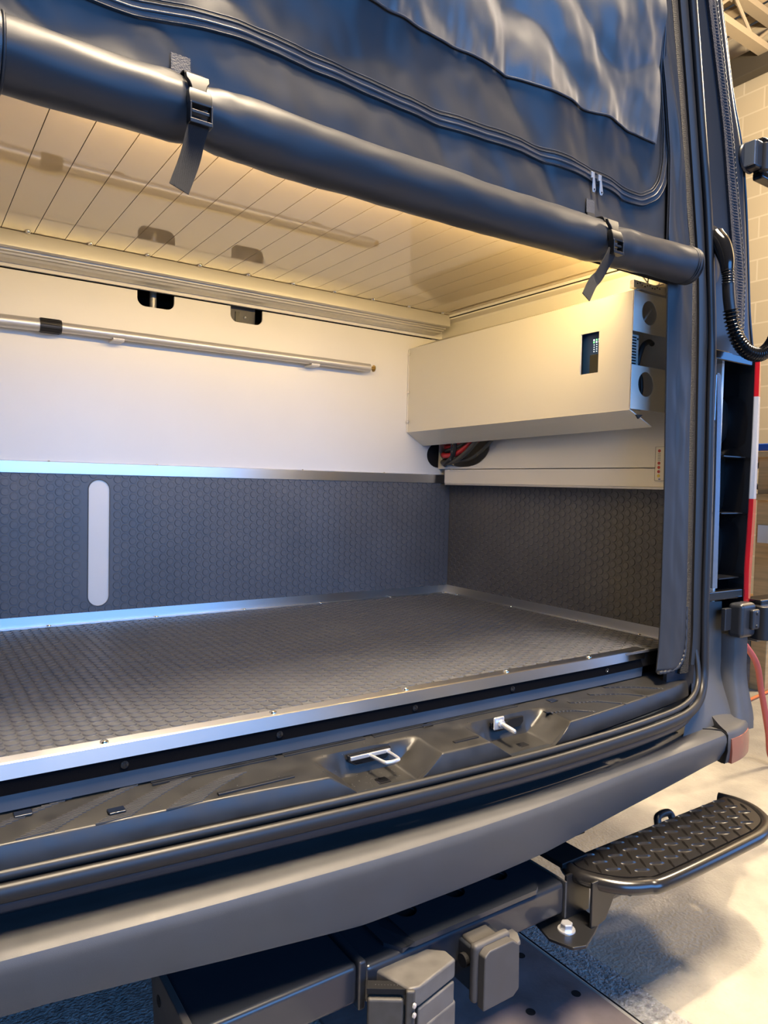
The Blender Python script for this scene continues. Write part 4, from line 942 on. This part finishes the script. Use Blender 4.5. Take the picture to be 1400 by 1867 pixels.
# right end corner of the bumper
def cxy(t):
    a = t*PI*0.5; return 0.020+0.232*math.sin(a)**0.80, -0.124+0.20*(1-max(0.0, math.cos(a))**0.85)
rings = []
for i in range(41):
    t = i/40; x, y0 = cxy(t); zb = -0.281
    q = 0.07+0.0*t
    cx_, cy_2 = 0.06+0.10*t, 0.02+0.08*t; dx, dy = cx_-x, cy_2-y0; L = math.hypot(dx, dy); dx, dy = dx/L, dy/L
    rings.append([(x+dx*0.095, y0+dy*0.095, -0.150), (x+dx*0.060, y0+dy*0.060, -0.176), (x+dx*0.030, y0+dy*0.030, -0.193), (x+dx*0.014, y0+dy*0.014, -0.199), (x+dx*0.006, y0+dy*0.006, -0.2015), (x, y0, -0.210), (x, y0, -0.24), (x+dx*0.002, y0+dy*0.002, zb+0.010), (x+dx*0.005, y0+dy*0.005, zb-0.002-0.028*t), (x+dx*0.016, y0+dy*0.016, zb-0.006-0.036*t), (x+dx*0.10, y0+dy*0.10, zb-0.005-0.035*t)])
MB().sweep(rings).build('bumper_corner', 'bumper', van, smooth=40)
rings = []
for i in range(31):
    t = 0.02+0.62*i/30; x, y0 = cxy(t); x2, y2 = cxy(t+0.01); tx, ty = x2-x, y2-y0; L = math.hypot(tx, ty); nx_, ny_ = ty/L, -tx/L
    h0 = -0.222+0.004*t; h1 = -0.284+0.012*t
    rings.append([(x+nx_*0.002, y0+ny_*0.002, h0), (x+nx_*0.005, y0+ny_*0.005, (h0+h1)/2), (x+nx_*0.004, y0+ny_*0.004, h1), (x-nx_*0.01, y0-ny_*0.01, h1), (x-nx_*0.01, y0-ny_*0.01, h0)])
MB().sweep(rings).build('rear_reflector', 'reflector', van, smooth=40)
# parting line of the bumper
MB().tube([(-0.05, -0.055, -0.1985), (0.012, -0.110, -0.1985), (0.018, -0.124, -0.208), (0.018, -0.125, -0.25), (0.018, -0.118, -0.283)], 0.0018, 6).build('parting_line', 'mblack', van)
# underbody, dark
MB().box(-1.75, 0.15, 0.05, 3.2, -0.36, -0.08).build('underbody', 'mblack', van)
MB().box(-1.30, -0.30, 0.05, 0.08, -0.45, -0.30).build('tow_hitch_mount', 'mblack', van)

# ================================================================== trailer hitch
ht = thing('trailer_hitch', (-0.8, -0.05, -0.45), 'black steel trailer hitch crossbar under the bumper with three round holes', 'hitch')
def rtube(x0, x1, y0, y1, z0, z1, name, m='hitch', bv=0.010, parent=ht): return MB().box(x0, x1, y0, y1, z0, z1).build(name, m, parent, bevel=bv, seg=3)
rtube(-1.350, -1.070, -0.122, 0.035, -0.470, -0.400, 'crossbar')
rtube(-1.072, -1.058, -0.128, 0.038, -0.478, -0.394, 'weld_collar', bv=.004)
rtube(-1.060, -0.575, -0.130, 0.035, -0.472, -0.405, 'crossbar_centre')
ep = MB().prism([(-0.135, -0.392), (-0.125, -0.56), (0.02, -0.56), (0.06, -0.39)], -1.362, -1.350, 0).build('end_plate', 'hplug', ht, bevel=.002)
for y, z in ((-0.045, -0.455), (0.01, -0.430)): MB().lathe((-1.3625, y, z), (-1, 0, 0), [(0.009, 0), (0.009, 0.0006)], 18).build('bolt_hole', 'mblack', ht)
rtube(-0.576, -0.571, -0.132, 0.03, -0.480, -0.404, 'right_end_flange', 'hplug', .001)
# plate with three holes
def holed_plate():
    mb = MB(); zt = -0.398; cs = [-0.925, -0.808, -0.695]; r = 0.0215; y0, y1 = -0.138, 0.02; yc_ = -0.054
    xs = [-0.965, -0.8665, -0.7515, -0.668]
    for cx, xa, xb in zip(cs, xs, xs[1:]):
        n = 32; ring = []; outer = []
        for k in range(n):
            a = 2*PI*(k+.5)/n; c, s_ = math.cos(a), math.sin(a); ring.append((cx+c*r, yc_+s_*r)); t = min(((xb-cx)/c if c > 0 else (xa-cx)/c), ((y1-yc_)/s_ if s_ > 0 else (y0-yc_)/s_)); outer.append((cx+c*t, yc_+s_*t))
        cor = [(xb, y1), (xa, y1), (xa, y0), (xb, y0)]
        for k in range(n):
            k2 = (k+1) % n; o1, o2 = outer[k], outer[k2]; poly = [ring[k], o1]
            if abs(o1[0]-o2[0]) > 1e-5 and abs(o1[1]-o2[1]) > 1e-5: poly.append(min(cor, key=lambda q: abs(q[0]-(o1[0]+o2[0])/2)+abs(q[1]-(o1[1]+o2[1])/2)))
            poly += [o2, ring[k2]]; mb.add([(u, v, zt) for u, v in poly], [tuple(range(len(poly)))])
    mb.add([(-1.005, -0.100, zt), (-0.985, -0.130, zt), (-0.965, -0.138, zt), (-0.965, 0.02, zt), (-1.005, 0.02, zt)], [(0, 1, 2, 3, 4)])
    mb.add([(-0.668, -0.138, zt), (-0.655, -0.130, zt), (-0.650, -0.118, zt), (-0.650, 0.02, zt), (-0.668, 0.02, zt)], [(0, 1, 2, 3, 4)])
    return mb
holed_plate().build('chain_plate', 'hitch', ht, solid=0.009, offs=-1)
for cx in (-0.925, -0.808, -0.695):
    MB().lathe((cx, -0.054, -0.3985), (0, 0, -1), [(0.0212, -0.0012), (0.0212, 0.008)], 28).build('hole_shadow_cup', 'mblack', ht)
    MB().tube([(cx+math.cos(a)*0.0222, -0.054+math.sin(a)*0.0222, -0.3975) for a in [2*PI*k/28 for k in range(29)]], 0.0016, 6).build('hole_rim', 'rim', ht, smooth=90)
rtube(-0.905, -0.74, -0.122, -0.06, -0.500, -0.412, 'receiver_mount', bv=.006)
# receiver tube and its grey plug
rc = MB()
rc.box(-0.860, -0.795, -0.190, -0.06, -0.492, -0.424)
rtube(-0.858, -0.780, -0.165, -0.06, -0.505, -0.424, 'receiver_tube', 'hitch', .004)
pc = thing('receiver_plug', (-0.81, -0.19, -0.5), 'dark grey square rubber plug closing the hitch receiver tube', 'plug')
MB().box(-0.852, -0.792, -0.172, -0.128, -0.490, -0.418).build('plug_neck', 'hplug', pc, bevel=.006, seg=3)
MB().box(-0.870, -0.782, -0.188, -0.170, -0.512, -0.405).build('plug_rim', 'hplug', pc, bevel=.008, seg=3)
MB().prism([(-0.862, -0.418), (-0.850, -0.410), (-0.795, -0.410), (-0.778, -0.422), (-0.776, -0.505), (-0.790, -0.515), (-0.862, -0.515)], -0.205, -0.187, 1).build('plug_face', 'hplug', pc, bevel=.003)
MB().lathe((-0.862, -0.150, -0.452), (-1, 0, 0), [(0.012, -.01), (0.012, 0.0045)], 20).build('pin_hole', 'mblack', ht)
MB().prism([(-0.76, -0.17), (-0.735, -0.165), (-0.722, -0.145), (-0.722, -0.12), (-0.76, -0.10)], -0.462, -0.452, 2).build('safety_hook', 'conn', ht, bevel=.003)
# trailer connector socket
tc_ = thing('trailer_socket', (-1.0, -0.16, -0.5), 'worn grey plastic trailer wiring socket with a hinged spring lid', 'socket')
MB().prism([(-1.042, -0.118), (-0.985, -0.085), (-0.930, -0.128), (-0.905, -0.150), (-0.905, -0.178), (-1.000, -0.200), (-1.018, -0.195)], -0.452, -0.418, 2).build('housing_top', 'conn', tc_, bevel=.005, seg=3)
MB().prism([(-1.002, -0.200), (-0.908, -0.180), (-0.908, -0.150), (-1.0, -0.150)], -0.505, -0.455, 2).build('housing_lower', 'conn', tc_, bevel=.004)
MB().prism([(-0.998, -0.2015), (-0.905, -0.1815), (-0.903, -0.150), (-0.998, -0.150)], -0.56, -0.49, 2).build('socket_body', 'conn', tc_, bevel=.005)
lid = MB().obox((-1.046, -0.168, -0.500), (0.83, -0.56, 0), (0.56, 0.83, 0), (0, 0, 1), 0.030, 0.008, 0.064).build('lid', 'conn_d', tc_, bevel=.005)
MB().obox((-1.012, -0.190, -0.490), (0.83, -0.56, 0), (0.56, 0.83, 0), (0, 0, 1), 0.008, 0.011, 0.070).build('hinge_cheek', 'conn_d', tc_, bevel=.004)
for dz in (-0.432, -0.448): MB().lathe((-1.014, -0.203, dz-0.01), (0.3, -0.95, 0), [(0.0045, 0), (0.004, 0.003), (0.001, 0.004)], 12).build('rivet', 'zinc', lid, smooth=60)
sp2 = []
for k in range(100):
    t = k/99; c = Vector((-1.060, -0.150, -0.428)).lerp(Vector((-1.022, -0.176, -0.428)), t); an = t*2*PI*9
    sp2.append(c+Vector((0, 0, 1))*math.cos(an)*0.0055+Vector((0.56, 0.83, 0))*math.sin(an)*0.0055)
MB().tube(sp2, 0.0012, 6).build('hinge_spring', 'zinc', tc_, smooth=60)
MB().tube([(-1.068, -0.145, -0.428), (-1.016, -0.180, -0.428)], 0.0028, 8).build('hinge_rod', 'black', tc_, smooth=60)
MB().obox((-1.040, -0.163, -0.4265), (0.83, -0.56, 0), (0.56, 0.83, 0), (0, 0, 1), 0.033, 0.010, 0.005).build('hinge_cradle', 'mblack', tc_, bevel=.001)

# ================================================================== hitch step
hs = thing('hitch_step', (-0.25, -0.16, -0.45), 'black steel side step with a diamond tread pad bolted to the hitch', 'step')
ZS = -0.392
padp = [(-0.507, -0.088), (-0.523, -0.115), (-0.512, -0.150), (-0.480, -0.190), (-0.440, -0.214), (-0.390, -0.228), (-0.10, -0.228), (-0.02, -0.224), (0.035, -0.205), (0.072, -0.160), (0.082, -0.115), (0.075, -0.090)]
PADO = catmull([(x, y, 0) for x, y in padp], 6)
MB().prism([(p.x, p.y) for p in PADO], ZS-0.012, ZS, 2).build('tread_pad', 'tread', hs, smooth=35)
rp = catmull([(-0.470, -0.060, 0), (-0.520, -0.085, 0), (-0.534, -0.118, 0), (-0.522, -0.158, 0), (-0.487, -0.203, 0), (-0.440, -0.229, 0), (-0.385, -0.241, 0), (-0.10, -0.241, 0), (-0.015, -0.236, 0), (0.045, -0.214, 0), (0.085, -0.165, 0), (0.094, -0.115, 0), (0.08, -0.07, 0)], 8)
MB().tube([(p.x, p.y, ZS-0.013) for p in rp], 0.0155, 18).build('tube_frame', 'tread', hs, smooth=60)
# diamond tread lugs: lens shapes in two directions
def lug(mb, x, y, ang, L=0.0175, W=0.0034, h=0.0036):
    c, s_ = math.cos(ang), math.sin(ang); n = 10; lower = []; vs = []
    for k in range(n+1):
        t = -1+2*k/n; wv = W*(1-t*t)
        for sgn in (-1, 1): vs.append((x+c*t*L-s_*wv*sgn, y+s_*t*L+c*wv*sgn, ZS))
    b = len(vs)
    for k in range(n+1):
        t = -1+2*k/n; vs.append((x+c*t*L, y+s_*t*L, ZS+h*(1-t*t)**0.5+0.0002))
    fs = []
    for k in range(n): fs += [(2*k, 2*k+2, b+k+1, b+k), (2*k+1, b+k, b+k+1, 2*k+3)]
    mb.add(vs, fs)
def in_pad(x, y):
    n = len(PADO); ins = False; j = n-1
    for i in range(n):
        a, b = PADO[i], PADO[j]
        if (a.y > y) != (b.y > y) and x < (b.x-a.x)*(y-a.y)/(b.y-a.y)+a.x: ins = not ins
        j = i
    return ins
lg = MB(); PX = 0.0505; PY = 0.034
for i in range(-2, 14):
    for j in range(-1, 6):
        for (ox, oy, an) in ((0, 0, -0.50), (PX/2, PY/2, 1.05)):
            x = -0.52+i*PX+ox+(j % 2)*0.0; y = -0.098-j*PY-oy
            if in_pad(x+0.012, y) and in_pad(x-0.012, y) and in_pad(x, y-0.008) and in_pad(x, y+0.006): lug(lg, x, y, an)
lg.build('tread_lugs', 'tread', hs, smooth=50)
# bracket under the pad
MB().box(-0.50, 0.03, -0.17, -0.145, -0.455, -0.404).build('support_rib', 'hitch', hs, bevel=.004)
MB().prism([(-0.545, -0.395), (-0.400, -0.395), (-0.300, -0.425), (-0.330, -0.452), (-0.42, -0.462), (-0.455, -0.442), (-0.475, -0.445), (-0.500, -0.485), (-0.545, -0.495)], -0.175, -0.169, 1).build('support_gusset', 'black', hs, bevel=.002)
MB().box(-0.55, -0.47, -0.10, 0.0, -0.40, -0.388).build('mount_arm', 'black', hs, bevel=.002)
MB().prism([(-0.640, -0.150), (-0.622, -0.196), (-0.595, -0.205), (-0.545, -0.185), (-0.505, -0.165), (-0.50, -0.09), (-0.56, -0.05), (-0.62, -0.08)], -0.496, -0.489, 2).build('mount_plate', 'black', hs, bevel=.002)
MB().tube([(-0.215, -0.185, -0.44), (-0.215, -0.15, -0.44)], 0.022, 18).build('end_cap', 'black', hs, smooth=50)
MB().box(-0.565, -0.492, -0.125, -0.119, -0.490, -0.398).build('mount_web', 'black', hs, bevel=.001)
bt = MB().lathe((-0.590, -0.150, -0.489), (0, 0, 1), [(0.0180, 0), (0.0175, 0.0025)], 24); bt.build('washer', 'zinc', hs, smooth=40)
MB().lathe((-0.590, -0.150, -0.487), (0, 0, 1), [(0.0125, 0), (0.0125, 0.0115), (0.0105, 0.0135)], 6).build('hex_bolt', 'zinc', hs)
MB().tube(catmull([(-0.20, -0.085, -0.400), (-0.19, -0.078, -0.384), (-0.15, -0.078, -0.384), (-0.14, -0.085, -0.400)], 6), 0.009, 12).build('hook_lug', 'black', hs, smooth=60)

# ================================================================== workshop
ZG = -0.72
def bumpy(x, y): return 0.003*nz(x*2, y*2, 0)
struct(MB().grid(60, 60, lambda u, v: (-6+u*16, -7+v*16, ZG+bumpy(-6+u*16, -7+v*16))), 'floor.001', 'conc')
cr = MB().grid(90, 40, lambda u, v: (-0.415+0.09*u-0.02*nz(v*14, 3)*u, -0.9+v*1.3, ZG+0.0055+0.003*nz(u*9, v*60)-0.004*u))
gl = MB().grid(60, 60, lambda u, v: (-2.2+1.25*u, -1.0+v*2.2, ZG+0.006+0.004*nz(u*60, v*90)))
tag(gl.build('rough_concrete_patch', 'conc_rough', smooth=180), 'rough blue-grey concrete under the left side of the hitch', 'ground', kind='structure')
tag(cr.build('rough_concrete_edge', 'conc_rough', smooth=180), 'narrow band of broken rough concrete beside the floor plate', 'ground', kind='structure')
pl = thing('floor_plate', (-0.65, 0.0, ZG), 'smooth purple-grey floor plate with countersunk holes below the hitch', 'plate')
MB().box(-0.985, -0.435, -0.9, 0.16, ZG+0.004, ZG+0.013).build('plate_sheet', 'plate', pl, bevel=.002)
for hx, hy in ((-0.487, 0.072), (-0.475, -0.085), (-0.600, -0.070), (-0.61, 0.075), (-0.47, -0.24), (-0.60, -0.23)):
    MB().lathe((hx, hy, ZG+0.0131), (0, 0, 1), [(0.0105, 0), (0.0100, 0.0004), (0.006, -0.003)], 20).build('plate_hole', 'mblack', pl, smooth=40)
MB().tube([(-0.432, -0.9, ZG+0.008), (-0.432, 0.17, ZG+0.008)], 0.006, 8).build('edge_bead', 'grey_steel', pl, smooth=60)
MB().box(-0.430, -0.410, -0.9, 0.2, ZG+0.001, ZG+0.004).build('edge_gap', 'mblack', pl)
MB().box(-0.985, -0.41, 0.16, 0.185, ZG+0.003, ZG+0.016).build('end_bar', 'grey_steel', pl, bevel=.002)

struct(MB().box(5.0, 5.2, -2, 14, ZG, 4.8), 'wall_right.002', 'block')
struct(MB().box(2.0, 5.2, 8.5, 8.7, ZG, 4.8), 'wall_far', 'block')
# roof deck: ribs along y
dk = MB()
x = 1.2
while x < 5.3:
    dk.box(x, x+0.12, -1.5, 9, 4.80, 4.83); dk.box(x+0.12, x+0.20, -1.5, 9, 4.85, 4.87); x += 0.2
struct(dk, 'ceiling.002', 'deck')
bmn = tag(MB().box(4.86, 4.99, -1.5, 8.4, 4.31, 4.52).build('wall_beam', 'beam', bevel=.01), 'dark steel beam along the top of the block wall', 'beam')
def joist(y, lab):
    j = thing('roof_joist', (3.2, y, 4.9), lab, 'joist', 'open web roof joists')
    MB().box(1.2, 5.0, y-0.05, y+0.05, 4.73, 4.79).build('top_chord', 'joist', j); MB().box(1.2, 5.0, y-0.05, y+0.05, 4.43, 4.49).build('bottom_chord', 'joist', j)
    x = 1.2; k = 0
    while x < 4.9:
        za, zb = (4.47, 4.75) if k % 2 == 0 else (4.75, 4.47)
        MB().tube([(x, y, za), (x+0.35, y, zb)], 0.016, 8).build('web_bar', 'joist', j); x += 0.35; k += 1
joist(2.55, 'nearest open web steel joist under the roof deck'); joist(3.2, 'second open web steel joist, behind the nearest'); joist(4.2, 'farthest open web steel joist')

# shelving glimpsed past the tail light
sf = thing('timber_shelf', (2.4, 1.15, ZG), 'pine timber shelf rack with pale posts standing beyond the tail light', 'shelf')
for i, (x, y) in enumerate(((2.35, 1.02), (2.35, 1.75), (3.1, 1.02))): MB().box(x-0.03, x+0.05, y-0.045, y+0.045, ZG, 0.62).build('post', 'wood', sf, bevel=.004)
for z in (-0.35, 0.36, 0.60): MB().box(2.28, 3.3, 0.95, 1.85, z, z+0.035).build('shelf_board', 'wood', sf, bevel=.003)
MB().box(2.313, 2.319, 0.99, 1.05, 0.12, 0.22).build('paper_tag', 'white_tag', sf)
tag(MB().box(2.32, 2.9, 1.0, 1.5, 0.637, 0.68).build('storage_bin', 'blue_bin', bevel=.01), 'blue plastic tray lying on the top board of the timber shelf', 'tray')
tag(MB().tube([(2.22, 0.86, 0.40), (2.42, 0.90, 0.74), (2.62, 0.95, 1.0)], 0.02, 10).build('leaning_pole', 'white_tag', smooth=50), 'white pole leaning diagonally in front of the timber shelf', 'pole')
tag(MB().tube([(2.20, 0.86, 0.02), (2.37, 0.90, 0.34)], 0.018, 10).build('metal_brace', 'grey_steel', smooth=50), 'grey metal brace slanting across the lower shelf bay', 'brace')
wheel = MB().tube([(2.5, 1.1+math.cos(a)*0.09, 0.50+math.sin(a)*0.09) for a in [2*PI*k/24 for k in range(25)]], 0.012, 8)
tag(wheel.build('coiled_cable', 'grey_cable', smooth=60), 'dark coiled cable on the middle board of the timber shelf', 'cable')
cd = thing('shop_caster_cart', (3.2, 1.42, ZG), 'low grey cart with a black caster on the far shop floor', 'cart')
MB().tube([(3.14, 1.48, ZG+0.085), (3.20, 1.42, ZG+0.085)], 0.085, 20).build('caster_wheel', 'black', cd, smooth=50)
MB().box(2.9, 4.0, 1.35, 2.2, -0.52, -0.46).build('cart_deck', 'grey_steel', cd, bevel=.01)
tag(MB().tube(catmull([(0.85, 0.75, 0.05), (0.95, 0.48, -0.09), (1.10, 0.40, -0.245), (1.179, 0.40, -0.40), (1.225, 0.39, -0.57), (1.25, 0.385, -0.68), (1.29, 0.34, -0.702), (1.40, 0.20, -0.702), (1.7, 0.1, -0.702)], 10), 0.012, 12).build('air_hose', 'hose', smooth=60), 'thick red rubber hose hanging to the floor past the bumper corner', 'hose')
tag(MB().tube(catmull([(1.9, 0.9, ZG+0.01), (2.3, 0.95, ZG+0.01), (2.9, 1.0, ZG+0.01), (3.6, 1.3, ZG+0.01)], 8), 0.008, 8).build('extension_cord', 'cord', smooth=60), 'thin orange extension cord lying on the shop floor', 'cord')
